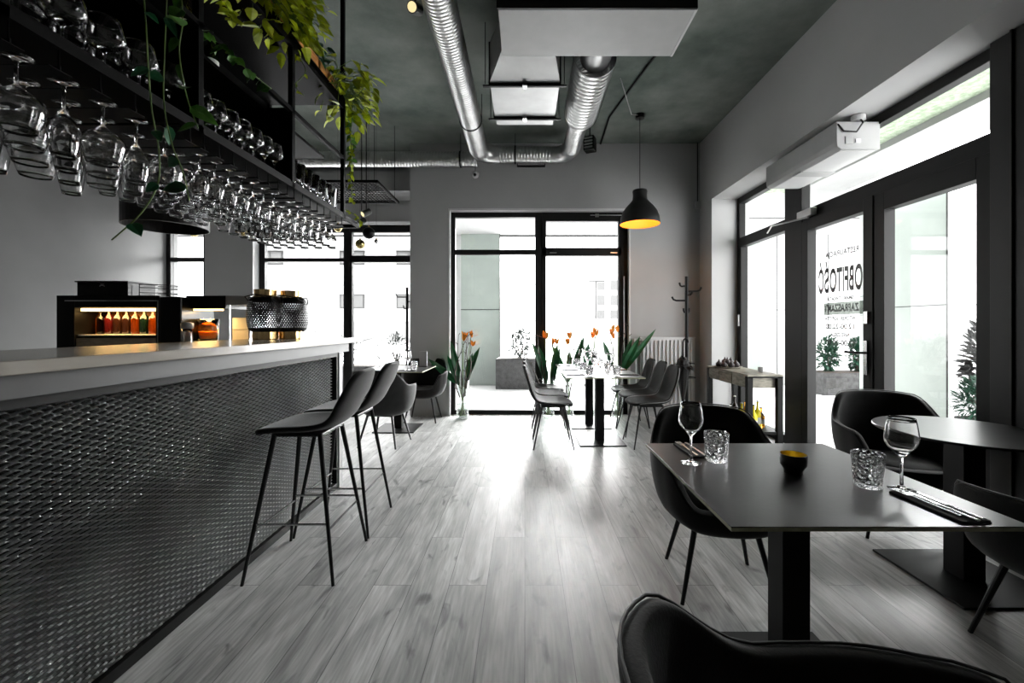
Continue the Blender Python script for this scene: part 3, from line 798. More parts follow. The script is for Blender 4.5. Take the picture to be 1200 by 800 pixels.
trailing('leafy vine hanging beside the near divider of the rack', [at(212, -12, EY+.15), at(214, 25, EY+.15), at(210, 60, EY+.15), at(218, 110, EY+.15), at(232, 150, EY+.15)], 8, .08, 'leaf', 16, .002)
trailing('leafy vine over the front edge of the middle shelf', [at(236, 34, 1.93), at(262, 56, 2.05), at(288, 80, 2.2), at(318, 104, 2.4)], 24, .06, 'leaf', 17, .002)
trailing('yellowish vine hanging below the top shelf, left end', [at(262, 0, 2.0), at(268, 12, 2.0), at(272, 24, 2.0)], 14, .05, 'leafy', 18, .002)
trailing('curling tendril with few leaves under the middle planter', [at(350, 66, 2.7), at(358, 84, 2.7), at(346, 100, 2.7), at(356, 112, 2.7)], 4, .04, 'leafy', 19, .0025)
bottle('spirit_bottle', 'dark brown spirit bottle on the middle shelf of the rack', (XR-.22, 2.10, 2.62), .055, .27, 'darkglass')
bottle('spirit_bottle', 'clear decanter left of the brown bottle on the rack', (XR-.26, 1.60, 2.62), .05, .24, 'glass')
bottle('spirit_bottle', 'green bottle behind the brown bottle on the middle shelf', (XR-.30, 2.38, 2.62), .04, .26, 'green_glass')

# ------------------------------------------------------------------ glassware
def wine_prof(s=1.0, R_=.042, hb=.115, hs=.085, open_=.031, w=.0016):
    rf = .034; pts = [(0, 0), (rf, 0), (rf, .002), (.012, .006), (.0045, .014), (.0038, hs*.6), (.0042, hs-.004), (.010, hs+.004)]
    n = 10
    for i in range(1, n+1):
        t = i/n
        r = R_*math.sin(PI*.5*min(1, t/.42))**.8 if t < .42 else R_ + (open_-R_)*((t-.42)/.58)**1.5
        pts.append((max(r, .010), hs+.004+hb*t))
    inner = []
    for i in range(n, 0, -1):
        t = i/n
        r = R_*math.sin(PI*.5*min(1, t/.42))**.8 if t < .42 else R_ + (open_-R_)*((t-.42)/.58)**1.5
        inner.append((max(r, .010)-w, hs+.004+hb*t+(0 if i == n else w)))
    inner.append((0, hs+.010))
    return [(r*s, h*s) for r, h in pts + inner]
def tumbler_prof(r0, r1, h, w=.004):
    return [(0, 0), (r0*.92, 0), (r0, .006), (r1, h-.002), (r1-w*.5, h), (r1-w, h-.002), (r0-w, .014), (0, .012)]
def glass_obj(name, prof, label, cat, group, seg=20, m='glass'):
    o = MB().lathe(prof, seg=seg).build(name, m, smooth=True)
    return tag(o, label, cat, group)
def placed(proto, first, loc, rx, label, group):
    o = proto if first else proto.copy()
    if not first: COL.objects.link(o)
    o.location = loc; o.rotation_euler = (rx, 0, rnd.uniform(0, 6)); o['label'] = label; o['group'] = group
    return o
hang = glass_obj('wine_glass', wine_prof(.95, .040, .115, .080, .030), 'x', 'wine glass', 'x')
big = glass_obj('balloon_glass', wine_prof(1.12, .056, .115, .075, .040), 'x', 'wine glass', 'x', 24)
flute = glass_obj('wine_glass', wine_prof(1.12, .036, .130, .085, .026), 'x', 'wine glass', 'x', 22)
used = set()
BAYN = ['near bay', 'middle bay', 'far bay']
for bi, (ys, dy, n) in enumerate(rails):
    for k in range(n):
        for c_ in range(5 if bi else 4):
            y = ys + (k+.5)*dy; pitch = .105 if bi else .128
            x = XR - .07 - c_*pitch
            if bi == 0: pr = big if (k + c_) % 2 == 0 else flute
            else: pr = hang
            first = pr.name not in used; used.add(pr.name)
            placed(pr, first, (x, y, 2.0665+.003), PI, f'{"balloon" if pr is big else "wine"} glass hung in the {BAYN[bi]}, {ORD[n-1-k]} row from far end, {ORD[c_]} inward', f'glasses hanging under the {BAYN[bi]}')
up_t = glass_obj('tumbler', tumbler_prof(.028, .041, .165, .003), 'x', 'glass', 'x')
up_w = glass_obj('wine_glass', wine_prof(1.08, .046, .10, .065, .036), 'x', 'wine glass', 'x')
up_b = glass_obj('balloon_glass', wine_prof(1.0, .060, .11, .075, .048), 'x', 'wine glass', 'x', 24)
for bi, (y0, y1) in enumerate(BAYS[1:]):
    n, cs, pr0 = ((5, 3, up_b), (7, 3, up_w), (7, 3, up_t))[bi]
    for k in range(n):
        for c_ in range(cs):
            y = y0 + .07 + (y1-y0-.14)*k/(n-1); x = XR - .065 - c_*(.135 if bi == 0 else .10)
            pr = pr0
            first = pr.name not in used; used.add(pr.name)
            placed(pr, first, (x, y, 2.1725), 0, f'{["balloon glass","goblet","tumbler"][bi]} on the {BAYN[bi]} shelf, {ORD[n-1-k]} from its far end, {ORD[c_]} row inward', f'glasses standing in the {BAYN[bi]}')
# ------------------------------------------------------------------ furniture
def smooth(t): t = max(0, min(1, t)); return t*t*(3-2*t)
def leg_mb(top, foot, r0=.013, r1=.008): return MB().tube([top, foot], [r0, r1], 10)
def shell_chair(label, loc, rz, seat_h=.46, back=.40, w=.45, d=.44, foot=.21, ftop=.13, fr=0, name='dining_chair', cat='chair', group=None, m='leather', bar_ring=False, r0=.011):
    """one-piece shell seat and back; faces local +y"""
    t = thing(name, label, cat, loc, rz, group)
    prof = []  # (y, z, halfwidth, dish)
    D = d/2
    keys = [(D, -.012, .80, 0), (D*.75, .0, .97, .1), (D*.3, .0, 1.0, .25), (-D*.3, -.004, .97, .3), (-D*.72, .010, .90, .3), (-D*.95, .05, .84, .28), (-D*1.10, .13, .84, .26), (-D*1.22, back*.55, .88, .24), (-D*1.34, back*.82, .80, .2), (-D*1.42, back*.97, .55, .12), (-D*1.44, back, .30, .05)]
    mb = MB(); nu = 9; rows = []
    for i, (y, z, hw, dish) in enumerate(keys):
        k0 = keys[max(0, i-1)]; k1 = keys[min(len(keys)-1, i+1)]
        tg = Vector((0, k1[0]-k0[0], k1[1]-k0[1])).normalized(); nrm = Vector((0, -tg.z, tg.y))
        if nrm.z < 0 or (abs(nrm.z) < .3 and nrm.y < 0): nrm = -nrm
        row = []
        for j in range(nu):
            u = j/(nu-1)*2-1
            lift = dish*.22*abs(u)**2.2*w*.9
            shrink = .03*abs(u)**4 if i in (0,) else 0
            row.append(mb.bm.verts.new(Vector((u*hw*w/2, y - shrink, seat_h+z)) + nrm*lift))
        rows.append(row)
    for A, B in zip(rows, rows[1:]):
        for j in range(nu-1): mb.bm.faces.new((A[j], A[j+1], B[j+1], B[j]))
    EDGE = [[v.co.copy() for v in row] for row in rows]
    mb.build('seat_shell', m, t, smooth=True, solid=.032, sub=2)
    if name == 'dining_chair':
        cp = EDGE
        for s_ in (0, nu-1):
            q = [cp[i][s_] for i in range(len(cp))]; pts = []
            for i in range(1, len(q)-2):
                for k in range(4):
                    u = k/4
                    pts.append((q[i-1]*(1-u)**3 + q[i]*(3*u**3-6*u*u+4) + q[i+1]*(-3*u**3+3*u*u+3*u+1) + q[i+2]*u**3)/6)
            pts = [p + Vector((math.copysign(.006, p.x), 0, .004)) for p in pts]
            MB().tube(pts, .0055, 6).build('edge_piping', 'rim', t, smooth=True)
    z0 = seat_h - .022
    MB().box(-ftop*1.05, ftop*1.05, -ftop*1.0, ftop*1.0, z0-.012, z0+.006).build('seat_frame', 'leg', t, bevel=.004)
    for sx in (-1, 1):
        for sy in (-1, 1):
            leg_mb((sx*ftop, sy*ftop*.9, z0), (sx*foot, sy*foot, 0), r0, r0*.62).build('leg', 'leg', t)
    if bar_ring:
        zr = .285; f = zr/z0; q = foot+(ftop-foot)*f; qy = foot+(ftop*.9-foot)*f
        for sx in (-1, 1): MB().tube([(sx*q, -qy, zr), (sx*q, qy, zr)], .006, 8).build('footrest', 'steel', t)
        for sy in (-1, 1): MB().tube([(-q, sy*qy, zr-.03), (q, sy*qy, zr-.03)], .006, 8).build('stretcher', 'leg', t)
    return t

def armchair(label, loc, rz, seat_h=.45, w=.60, back=.83, arm=.655, group=None, name='armchair', fr=1.0, deep=1.0, aend=122):
    """padded tub armchair facing local +y"""
    t = thing(name, label, 'armchair', loc, rz, group)
    mb = MB(); nu = 56
    zb = seat_h - .11
    ts = [0, .18, .38, .6, .82, .96, 1.0]
    rings = []
    def rimz(a):  # a: 0 = back, pi = front
        a = abs(a)
        zf = seat_h + .005
        if a < R(36): return back - .012*(a/R(36))**2
        if a < R(80): return back - .012 + (arm+.012-back)*smooth((a-R(36))/R(44))
        if a < R(aend): return arm - .015*(a-R(80))/R(38)
        if a < R(aend+28): return arm - .015*(aend-80)/38 + (zf-arm+.015*(aend-80)/38)*smooth((a-R(aend))/R(28))
        return zf
    for q in ts:
        ring = []
        for k in range(nu):
            a = 2*PI*k/nu
            aa = a if a <= PI else a-2*PI
            rz_ = rimz(aa); z = zb + (rz_-zb)*q
            hh = (z-zb)
            flare = .225 + (w/2-.225)*min(1, (hh/.22))**.55 if q > 0 else .20
            rx = flare; ry = flare*.93*deep
            # squarish plan
            ca, sa = math.cos(aa), math.sin(aa)
            e = .82
            x = math.copysign(abs(sa)**e, sa)*rx; y = -math.copysign(abs(ca)**e, ca)*ry
            if abs(aa) < R(80): y -= max(0, z-seat_h)*.16*math.cos(aa)   # reclined back
            if abs(aa) > R(120): y += 0.02
            ring.append(mb.bm.verts.new((x, y, z)))
        rings.append(ring)
    for A, B in zip(rings, rings[1:]):
        for k in range(nu): mb.bm.faces.new((A[k], A[(k+1) % nu], B[(k+1) % nu], B[k]))
    cen = mb.bm.verts.new((0, 0, zb-.01))
    for k in range(nu): mb.bm.faces.new((rings[0][(k+1) % nu], rings[0][k], cen))
    rimpts = [v.co.copy() for v in rings[-1]]
    seam = [rings[i][k].co.copy() for k in (8,) for i in range(len(ts))]
    sh = mb.build('seat_shell', 'velvet', t, smooth=True, solid=.042, sub=1)
    # piping: follows the outer edge of the rim
    pp = []
    for k in list(range(nu-23, nu)) + list(range(0, 24)):
        p = rimpts[k]; o_ = Vector((p.x, p.y, 0)).normalized()*.014
        pp.append(p + o_ + Vector((0, 0, .002)))
    MB().tube(pp, .0035, 6).build('piping', 'piping', t, smooth=True)
    cu = MB()
    cu.lathe([(0, 0), (.19, 0), (.222, .02), (.225, .05), (.205, .075), (.12, .088), (0, .09)], (0, 0, 0), 32)
    for v in cu.bm.verts:
        v.co.y = v.co.y*.98 + .012; v.co.z += seat_h - .075
    cu.build('seat_cushion', 'velvet', t, smooth=True)
    z0 = zb + .002
    MB().box(-.15, .15, -.14, .15, z0-.02, z0).build('seat_frame', 'leg', t, bevel=.003)
    for sx in (-1, 1):
        for sy in (-1, 1):
            leg_mb((sx*.135, sy*.125, z0-.005), (sx*.21, sy*.20*fr, 0), .014, .009).build('leg', 'leg', t)
    return t

# bar stools: face the bar (-x)
shell_chair('charcoal bar stool nearest the camera at the bar', (-1.17, 2.37, 0), R(90), .745, .30, .44, .44, .225, .13, name='bar_stool', cat='bar stool', bar_ring=True, r0=.013, m='velvet')
shell_chair('charcoal bar stool second along the bar, half hidden by the nearest one', (-1.17, 2.85, 0), R(90), .745, .30, .44, .44, .225, .13, name='bar_stool', cat='bar stool', bar_ring=True, r0=.013, m='velvet')

def ped_table(label, loc, wx, wy, top_m, z=.75, plate=.5, name='dining_table', rnd_=False, pole=.048):
    t = thing(name, label, 'table', loc)
    if rnd_: MB().lathe([(0, z-.012), (wx-.002, z-.012), (wx, z-.009), (wx, z-.003), (wx-.003, z), (0, z)], seg=72).build('tabletop', top_m, t)
    else:
        MB().box(-wx/2, wx/2, -wy/2, wy/2, z-.003, z).build('tabletop', top_m, t, bevel=.001)
        MB().box(-wx/2+.001, wx/2-.001, -wy/2+.001, wy/2-.001, z-.013, z-.003).build('edge_band', 'tableedge', t)
    MB().box(-pole, pole, -pole, pole, .012, z-.03).build('column', 'black', t, bevel=.003)
    MB().box(-plate/2, plate/2, -plate/2, plate/2, 0, .012).build('base_plate', 'black', t, bevel=.003)
    MB().box(-.2, .2, -.2, .2, z-.03, z-.013).build('top_bracket', 'black', t)
    return t
ped_table('square matt black table in the right foreground with gold bowl', (.945, 1.56, 0), .80, .82, 'tabletop')
ped_table('round black table by the double door', (2.24, 2.22, 0), .37, .37, 'tabletop', name='round_table', rnd_=True, plate=.52, pole=.055)
ped_table('nearer grey table of the long set table at the back window', (.835, 4.87, 0), .82, .78, 'tabletop_pale')
ped_table('farther grey table of the long set table, against the window', (.835, 5.66, 0), .82, .78, 'tabletop_pale')
ped_table('small table left of the pillar by the left back window', (-1.58, 5.45, 0), .78, .78, 'tabletop_pale')

G1 = 'chairs at the long table'
shell_chair('left chair of the long table, nearest the camera', (.30, 4.70, 0), R(-90), group=G1)
shell_chair('left chair of the long table, middle one', (.30, 5.22, 0), R(-90), group=G1)
shell_chair('left chair of the long table, nearest the window', (.30, 5.74, 0), R(-90), group=G1)
shell_chair('right chair of the long table, nearest the camera', (1.33, 4.72, 0), R(93), group=G1)
shell_chair('right chair of the long table, middle one', (1.36, 5.22, 0), R(92), group=G1)
shell_chair('right chair of the long table, nearest the window', (1.35, 5.66, 0), R(90), group=G1)

armchair('dark velvet armchair behind the foreground table, its back to the console', (.96, 2.17, 0), R(172))
armchair('dark velvet armchair at the bottom edge, nearest the camera', (.575, .55, 0), R(-88), deep=1.33, aend=134)
armchair('dark velvet armchair behind the round table at the double door', (2.33, 2.74, 0), R(160))
armchair('dark velvet armchair at the right frame edge beside the round table', (2.09, 1.64, 0), R(5))
armchair('grey velvet armchair at the small window table, back to the camera', (-1.52, 4.74, 0), R(-8))
armchair('dark armchair on the far side of the small window table', (-1.38, 5.92, 0), R(180))

# place settings
FG = .7505
def wine_set(label, loc, s=1.1):
    t = thing('wine_glass', label, 'wine glass', loc)
    pr = wine_prof(s, .042, .112, .095, .033)
    n = len(pr); bowl = pr[7:]; foot = pr[:8]
    MB().lathe([(0, foot[-1][1])] + bowl, seg=40).build('bowl', 'glass', t, smooth=True)
    MB().lathe(foot + [(0, foot[-1][1])], seg=40).build('stem', 'glass', t, smooth=True)
    return t
wine_set('clear wine glass on the far left of the black foreground table', (.645, 1.69, FG))
wine_set('clear wine glass on the right of the black table, by the fork', (1.225, 1.415, FG))
tm = glass_obj('tumbler', tumbler_prof(.040, .047, .112, .006), 'cut crystal tumbler beside the left wine glass', 'glass', 'cut tumblers on the black table', 32, 'cutglass')
tm.location = (.755, 1.715, FG)
t2 = tm.copy(); COL.objects.link(t2); t2.location = (1.135, 1.44, FG); t2['label'] = 'cut crystal tumbler beside the right wine glass'
t = thing('candle_bowl', 'small black tealight bowl with gold inside on the black table', 'bowl', (.972, 1.575, FG))
MB().lathe([(0, 0), (.030, 0), (.031, .012), (.043, .030), (.045, .068), (.0425, .068), (.041, .031)], seg=32).build('outer_bowl', 'shadeblack', t, smooth=True)
MB().lathe([(.0423, .0675), (.0405, .031), (.027, .014), (0, .012)], seg=32).build('gold_lining', 'gold', t, smooth=True)
def napkin(label, loc, rz, l=.21, w_=.075, m='napkin'):
    t = tag(MB().box(-w_/2, w_/2, -l/2, l/2, 0, .004).box(-w_/2, w_/2, -l/2+.002, l/2-.001, .0042, .007).build('napkin', m, bevel=.001), label, 'napkin')
    t.location = loc; t.rotation_euler = (0, 0, rz); return t
def cutlery(kind, label, loc, rz, l=.2, group=None, mat_='steel'):
    mb = MB()
    if kind == 'fork':
        mb.tube([(0, -l/2, .003), (0, 0, .004), (0, l*.2, .006)], [.0055, .003, .003], 8, flat=.5)
        mb.box(-.011, .011, l*.2, l*.27, .004, .006)
        for k in range(4): mb.box(-.011+k*.0064, -.0082+k*.0064, l*.27, l/2, .004, .006)
    elif kind == 'knife':
        mb.tube([(0, -l/2, .004), (0, 0, .004)], [.006, .0045], 8, flat=.5); mb.box(-.007, .006, 0, l/2-.01, .003, .0045); mb.box(-.004, .006, l/2-.01, l/2, .003, .0045)
    else:
        mb.tube([(0, -l/2, .003), (0, l*.25, .004)], [.0055, .003], 8, flat=.5); mb.ball((0, l*.38, .006), .02, 16, .25)
    o = mb.build(kind, mat_, smooth=False); tag(o, label, 'cutlery', group); o.location = loc; o.rotation_euler = (0, 0, rz); return o
napkin('black napkin under the cutlery on the right of the black table', (1.205, 1.275, FG), R(4), .22, .085)
cutlery('fork', 'steel fork lying on the right black napkin', (1.185, 1.29, FG+.007), R(6), group='cutlery on the right napkin')
cutlery('knife', 'steel knife lying beside the fork on the right napkin', (1.207, 1.262, FG+.007), R(3), group='cutlery on the right napkin')
cutlery('knife', 'small steel knife at the outer edge of the right napkin', (1.23, 1.265, FG+.007), R(3), .19, group='cutlery on the right napkin')
napkin('black napkin under the cutlery on the far left of the black table', (.705, 1.845, FG), R(3), .2, .075)
cutlery('fork', 'steel fork on the far left black napkin', (.69, 1.85, FG+.007), R(3), group='cutlery on the left napkin')
cutlery('knife', 'steel knife on the far left black napkin', (.722, 1.845, FG+.007), R(2), group='cutlery on the left napkin')

# settings on the long table
wg = glass_obj('wine_glass', wine_prof(1.1, .042, .112, .095, .033), 'x', 'wine glass', 'x', 20)
tb = glass_obj('tumbler', tumbler_prof(.037, .043, .10, .004), 'x', 'glass', 'x', 20, 'cutglass')
np_ = MB().box(-.10, .10, -.035, .035, 0, .006).build('napkin', 'napkin', bevel=.001); tag(np_, 'x', 'napkin')
ck = MB(); ck.tube([(-.10, .012, .003), (.10, .012, .004)], [.005, .003], 6, flat=.5); ck.box(.04, .1, .004, .02, .002, .004); ck = ck.build('knife', 'steel'); tag(ck, 'x', 'cutlery')
fi = True
for sx, side in ((-1, 'left'), (1, 'right')):
    for k, y in enumerate((4.70, 5.22, 5.76)):
        where = ('nearest place', 'middle place', 'farthest place')[k]
        cx = .835 + sx*.27
        for ob, x, yy, nm, grp, z in ((wg, .835+sx*.075, y+.02, 'wine glass', 'wine glasses on the long table', 0), (tb, .835+sx*.145, y-.06, 'cut tumbler', 'tumblers on the long table', 0), (np_, cx+sx*.02, y, 'black napkin', 'napkins on the long table', 0), (ck, cx+sx*.02, y-.005, 'knife', 'knives on the long table', .006)):
            o = ob if fi else ob.copy()
            if not fi: COL.objects.link(o)
            o.location = (x, yy, FG+z); o['label'] = f'{nm} at the {where} on the {side} side of the long table'; o['group'] = grp
        fi = False
for k, (x, y) in enumerate(((.80, 5.0), (.88, 5.42), (.80, 5.60))):
    o = wg.copy(); COL.objects.link(o); o.location = (x, y, FG); o['label'] = f'extra wine glass down the middle of the long table, {ORD[k]} from the camera'; o['group'] = 'wine glasses on the long table'
# small table
for k, (x, y, ob, lab) in enumerate(((-1.42, 5.28, wg, 'wine glass nearer the pillar on the small window table'), (-1.85, 5.55, wg, 'wine glass on the left of the small window table'), (-1.36, 5.36, tb, 'cut tumbler on the small window table'))):
    o = ob.copy(); COL.objects.link(o); o.location = (x, y, FG); o['label'] = lab; o['group'] = 'glasses on the small window table'
o = np_.copy(); COL.objects.link(o); o.location = (-1.40, 5.17, FG); o['label'] = 'black napkin on the small window table'; o['group'] = 'napkin'
t = thing('candle_bowl', 'small black tealight bowl on the small window table', 'bowl', (-1.68, 5.36, FG))
MB().lathe([(0, 0), (.030, 0), (.031, .012), (.043, .030), (.045, .068), (.0425, .068), (.041, .031), (.027, .014), (0, .012)], seg=20).build('bowl', 'shadeblack', t, smooth=True)
t = thing('menu_holder', 'grey menu card standing on the small window table', 'menu', (-1.33, 5.7, FG))
MB().box(-.05, .05, -.01, .01, 0, .20).build('card', 'whitedim', t); MB().box(-.055, .055, -.03, .03, 0, .008).build('foot', 'black', t)

# ------------------------------------------------------------------ flower vases
def flower_vase(label, loc, hv, r_, seed, n_leaf, n_fl, hfl, twigs=3, blades=()):
    r = random.Random(seed); t = thing('flower_vase', label, 'vase', loc)
    MB().lathe([(0, 0), (r_*.9, 0), (r_, .008), (r_, hv), (r_-.004, hv), (r_-.005, .03), (0, .025)], seg=24).build('glass_vase', 'thinvase', t, smooth=True)
    MB().lathe([(0, .026), (r_-.0055, .031), (r_-.0055, hv*.35), (0, hv*.35)], seg=24).build('water', 'thin', t, smooth=True)
    st = MB(); lf = MB(); tw = MB()
    def ang(): return r.uniform(0, 2*PI)
    for k in range(n_leaf):
        a = ang() if k >= len(blades) else blades[k][0]
        top = Vector((math.cos(a)*r_*.6, math.sin(a)*r_*.6, hv*r.uniform(.75, .95)))
        st.tube([(-top.x*.7, -top.y*.7, .04), top], [.005, .004], 5)
        ln = (hfl-hv)*r.uniform(.75, 1.0) if k >= len(blades) else blades[k][2]
        d = Vector((math.cos(a)*r.uniform(.25, .6), math.sin(a)*.4, 1)) if k >= len(blades) else Vector((math.cos(a)*blades[k][1], 0, 1))
        lf.leaf(top, d, (-math.cos(a)*.3, -1, .2), ln*1.1, r.uniform(.075, .11), .12, 'lance')
    for k in range(n_fl):
        a = ang(); x = math.cos(a)*r.uniform(.04, .16); y = math.sin(a)*.08
        top = Vector((x, y, hfl*r.uniform(.86, 1.0)))
        st.tube([(-x*.2, -y*.2, .04), (x*.4, y*.4, hv), top], [.005, .0045, .004], 6)
        s_ = 1 if r.random() < .5 else -1; fl = MB(); rd = MB()
        rd.leaf(top, (s_*1, -.1, .25), (0, 0, 1), .13, .025, -.1, 'lance')
        for q in range(4):
            fl.leaf(top+Vector((s_*.015, 0, .0)), (s_*r.uniform(-.5, .5), r.uniform(-.3, .3), 1), (0, -1, .2), r.uniform(.08, .12), .032, .1, 'lance')
        fo = fl.build('flower', 'orange', t, recalc=False); rd.build('bract', 'redpetal', fo, recalc=False)
    for k in range(twigs):
        a = ang(); p = Vector((math.cos(a)*r_*.5, math.sin(a)*r_*.5, hv*.5)); pts = [p.copy()]; d = Vector((math.cos(a)*.35, math.sin(a)*.2, 1)).normalized()
        for j in range(7):
            d = (d+Vector((r.uniform(-.22, .26), r.uniform(-.1, .1), .1))).normalized(); p = p+d*(hfl*1.05-hv*.5)/7; pts.append(p.copy())
            tw.tube([p, p+Vector((r.uniform(-.04, .04), 0, .03))], [.005, .004], 4)
        tw.tube(pts, [.009, .008, .007, .0065, .006, .005, .004, .003], 5)
    st.build('stem', 'stem', t); lf.build('leaf', 'leafdark', t, recalc=False)
    if twigs: tw.build('twig', 'twig', t)
    return t
M['thinvase'] = pane_mat('vase_glass', (.93, .95, .94), 1.4)
flower_vase('tall glass vase of orange strelitzia on the floor beside the pillar', (-.86, 6.02, 0), .60, .085, 21, 5, 4, 1.12, 5, ((PI, 1.15, .52), (.2, .35, .45), (.1, .15, .40), (PI, .2, .5)))
flower_vase('floor vase of strelitzia behind the left chairs of the long table', (.33, 6.08, 0), .58, .085, 22, 5, 4, 1.12, 4, ((PI, .3, .5), (0, .1, .55), (.3, .2, .5)))
flower_vase('floor vase with dark drooping leaves under the long table, left', (.62, 6.12, 0), .58, .07, 23, 4, 2, 1.16, 3)
flower_vase('floor vase with single orange flowers under the middle of the long table', (.92, 6.13, 0), .58, .07, 24, 3, 3, 1.16, 1)
flower_vase('floor vase of strelitzia and long grey blades, right of the long table', (1.28, 6.03, 0), .66, .08, 25, 4, 4, 1.25, 3, ((PI, .22, .5), (0, .75, .75), (0.1, .5, .55)))

# ------------------------------------------------------------------ console, coat stand, radiator, umbrella
cs = thing('console_table', 'narrow console table with wood drawers and black legs by the window', 'console table', (2.50, 5.03, 0))
cx, cy = .185, .51
MB().box(-cx, cx, -cy, cy, .755, .775).build('tabletop', 'palewood', cs, bevel=.002)
MB().box(-cx+.02, cx-.02, -cy+.05, cy-.03, .63, .755).build('apron', 'palewood', cs)
for k in range(3): MB().box(-cx+.006, -cx+.02, -cy+.06+k*.315, -cy+.36+k*.315, .64, .75).build('drawer_front', 'palewood', cs, bevel=.003)
for sx in (-1, 1):
    for sy in (-1, 1): MB().box(sx*cx-.028*(sx > 0)*2+.0, sx*cx+.056*(sx < 0), sy*cy-.056*(sy > 0), sy*cy+.056*(sy < 0), 0, .755).build('leg', 'black', cs, bevel=.002)
MB().box(-cx+.01, cx-.01, -cy+.02, cy-.02, .15, .175).build('lower_shelf', 'black', cs)
MB().box(-cx, cx, -cy, -cy+.02, .74, .757).build('top_rail', 'black', cs)
ol = [('yellowoil', 'bright yellow', .26, .035), ('yellowoil', 'lime, tall', .29, .034), ('amber', 'yellow, short', .20, .04), ('yellowoil', 'pale', .24, .034), ('amber', 'amber', .24, .036), ('yellowoil', 'lime yellow', .20, .036), ('glass', 'small clear', .18, .034), ('darkglass', 'brown', .26, .034)]
for i, (m_, w_, h_, r_) in enumerate(ol):
    bottle('bottle', f'{w_} bottle on the lower shelf of the console, {ORD[i]} from its near end', (2.43 + (i % 3)*.085, 4.62 + i*.085, .175), r_, h_, m_, 'bottles on the console shelf', cap='label' if i % 2 else 'black')
t = thing('wooden_tray', 'round tray under the dark figs on the console', 'tray', (2.46, 5.28, .775))
MB().lathe([(0, 0), (.14, 0), (.165, .02), (.158, .02), (.137, .008), (0, .008)], seg=28).build('dish', 'palewood', t, smooth=True)
for i in range(11):
    a = i*2*PI/8; rr = .105 if i < 8 else .038; zz = .783 if i < 8 else .815
    if i >= 8: a = i*2.1
    o = MB(); o.lathe([(0, 0), (.022, .004), (.037, .025), (.036, .045), (.018, .062), (.006, .075), (.009, .088), (0, .086)], seg=12)
    o = o.build('fig', 'onion', smooth=True)
    tag(o, f'dark fig on the round console tray, {"outer ring" if i < 8 else "heaped in the middle"}, {ORD[i % 8]} of them', 'fruit', 'dark figs on the tray')
    o.location = (2.46+rr*math.cos(a), 5.28+rr*math.sin(a)*.9, zz)
t = thing('small_candle', 'small grey tealight jar at the near end of the console', 'candle', (2.60, 4.80, .775))
MB().lathe([(0, 0), (.026, 0), (.026, .055), (.023, .055), (.023, .012), (0, .012)], seg=16).build('jar', 'whitedim', t); MB().lathe([(0, .012), (.0225, .012), (.0225, .035), (0, .035)], seg=16).build('wax', 'carton', t)

cst = thing('coat_stand', 'black coat stand with curled hooks in the right corner', 'coat stand', (2.09, 5.62, 0))
MB().tube([(0, 0, .02), (0, 0, 1.92)], .022, 12).build('pole', 'black', cst)
MB().lathe([(0, 0), (.20, 0), (.20, .012), (.03, .03), (0, .03)], seg=32).build('base', 'black', cst)
for k, (a, z, l) in enumerate(((0, 1.73, .19), (PI, 1.61, .19), (PI*.65, 1.80, .12), (R(-70), 1.68, .10), (R(30), 1.46, .05), (R(200), 1.46, .05))):
    c_, s_ = math.cos(a), math.sin(a)
    MB().tube([(0, 0, z), (c_*l*.7, s_*l*.7, z), (c_*l*.9, s_*l*.9, z+.015), (c_*l, s_*l, z+.05)], [.012, .012, .012, .013], 8).build('hook', 'black', cst)
MB().tube([(.0+.11*math.cos(q*PI/8), .11*math.sin(q*PI/8), .62) for q in range(17)], .005, 6).tube([(-.11, 0, .62), (.11, 0, .62)], .005, 6).build('umbrella_ring', 'black', cst)
um = thing('umbrella', 'folded black umbrella with crook handle hanging on the coat stand', 'umbrella', (2.0, 5.50, .25))
MB().lathe([(0, 0), (.008, .01), (.02, .10), (.06, .32), (.085, .50), (.075, .60), (.03, .64), (0, .65)], seg=10).build('canopy', 'umb', um)
MB().tube([(0, 0, .62), (0, 0, .82), (.01, 0, .86), (.035, 0, .88), (.06, 0, .86), (.065, 0, .82)], .009, 8).build('handle', 'black', um, smooth=True)
rf = MB(); foliage(rf, (.02, 0, .52), .10, .08, .09, 40, .09, .06, up=-.2); rf.build('ruffled_folds', 'umb', um, recalc=False)
rd_ = thing('radiator', 'white panel radiator on the back wall beside the window', 'radiator', (2.0, 6.14, .14))
MB().box(-.36, .40, .0, .05, 0, .97).build('panel', 'radiator', rd_, bevel=.004)
mb = MB()
for k in range(13): mb.box(-.34+k*.056, -.316+k*.056, -.028, 0, .03, .94)
mb.build('fins', 'radiator', rd_, bevel=.003)
MB().box(-.37, .41, -.005, .06, .97, .985).build('top_grille', 'radiator', rd_)
MB().tube([(-.40, .02, .94), (-.36, .02, .94)], .012, 8).box(-.45, -.40, .0, .04, .915, .965).build('valve', 'white', rd_)
MB().tube([(-.425, .02, .92), (-.425, .02, -.12)], .008, 8).build('pipe', 'white', rd_)

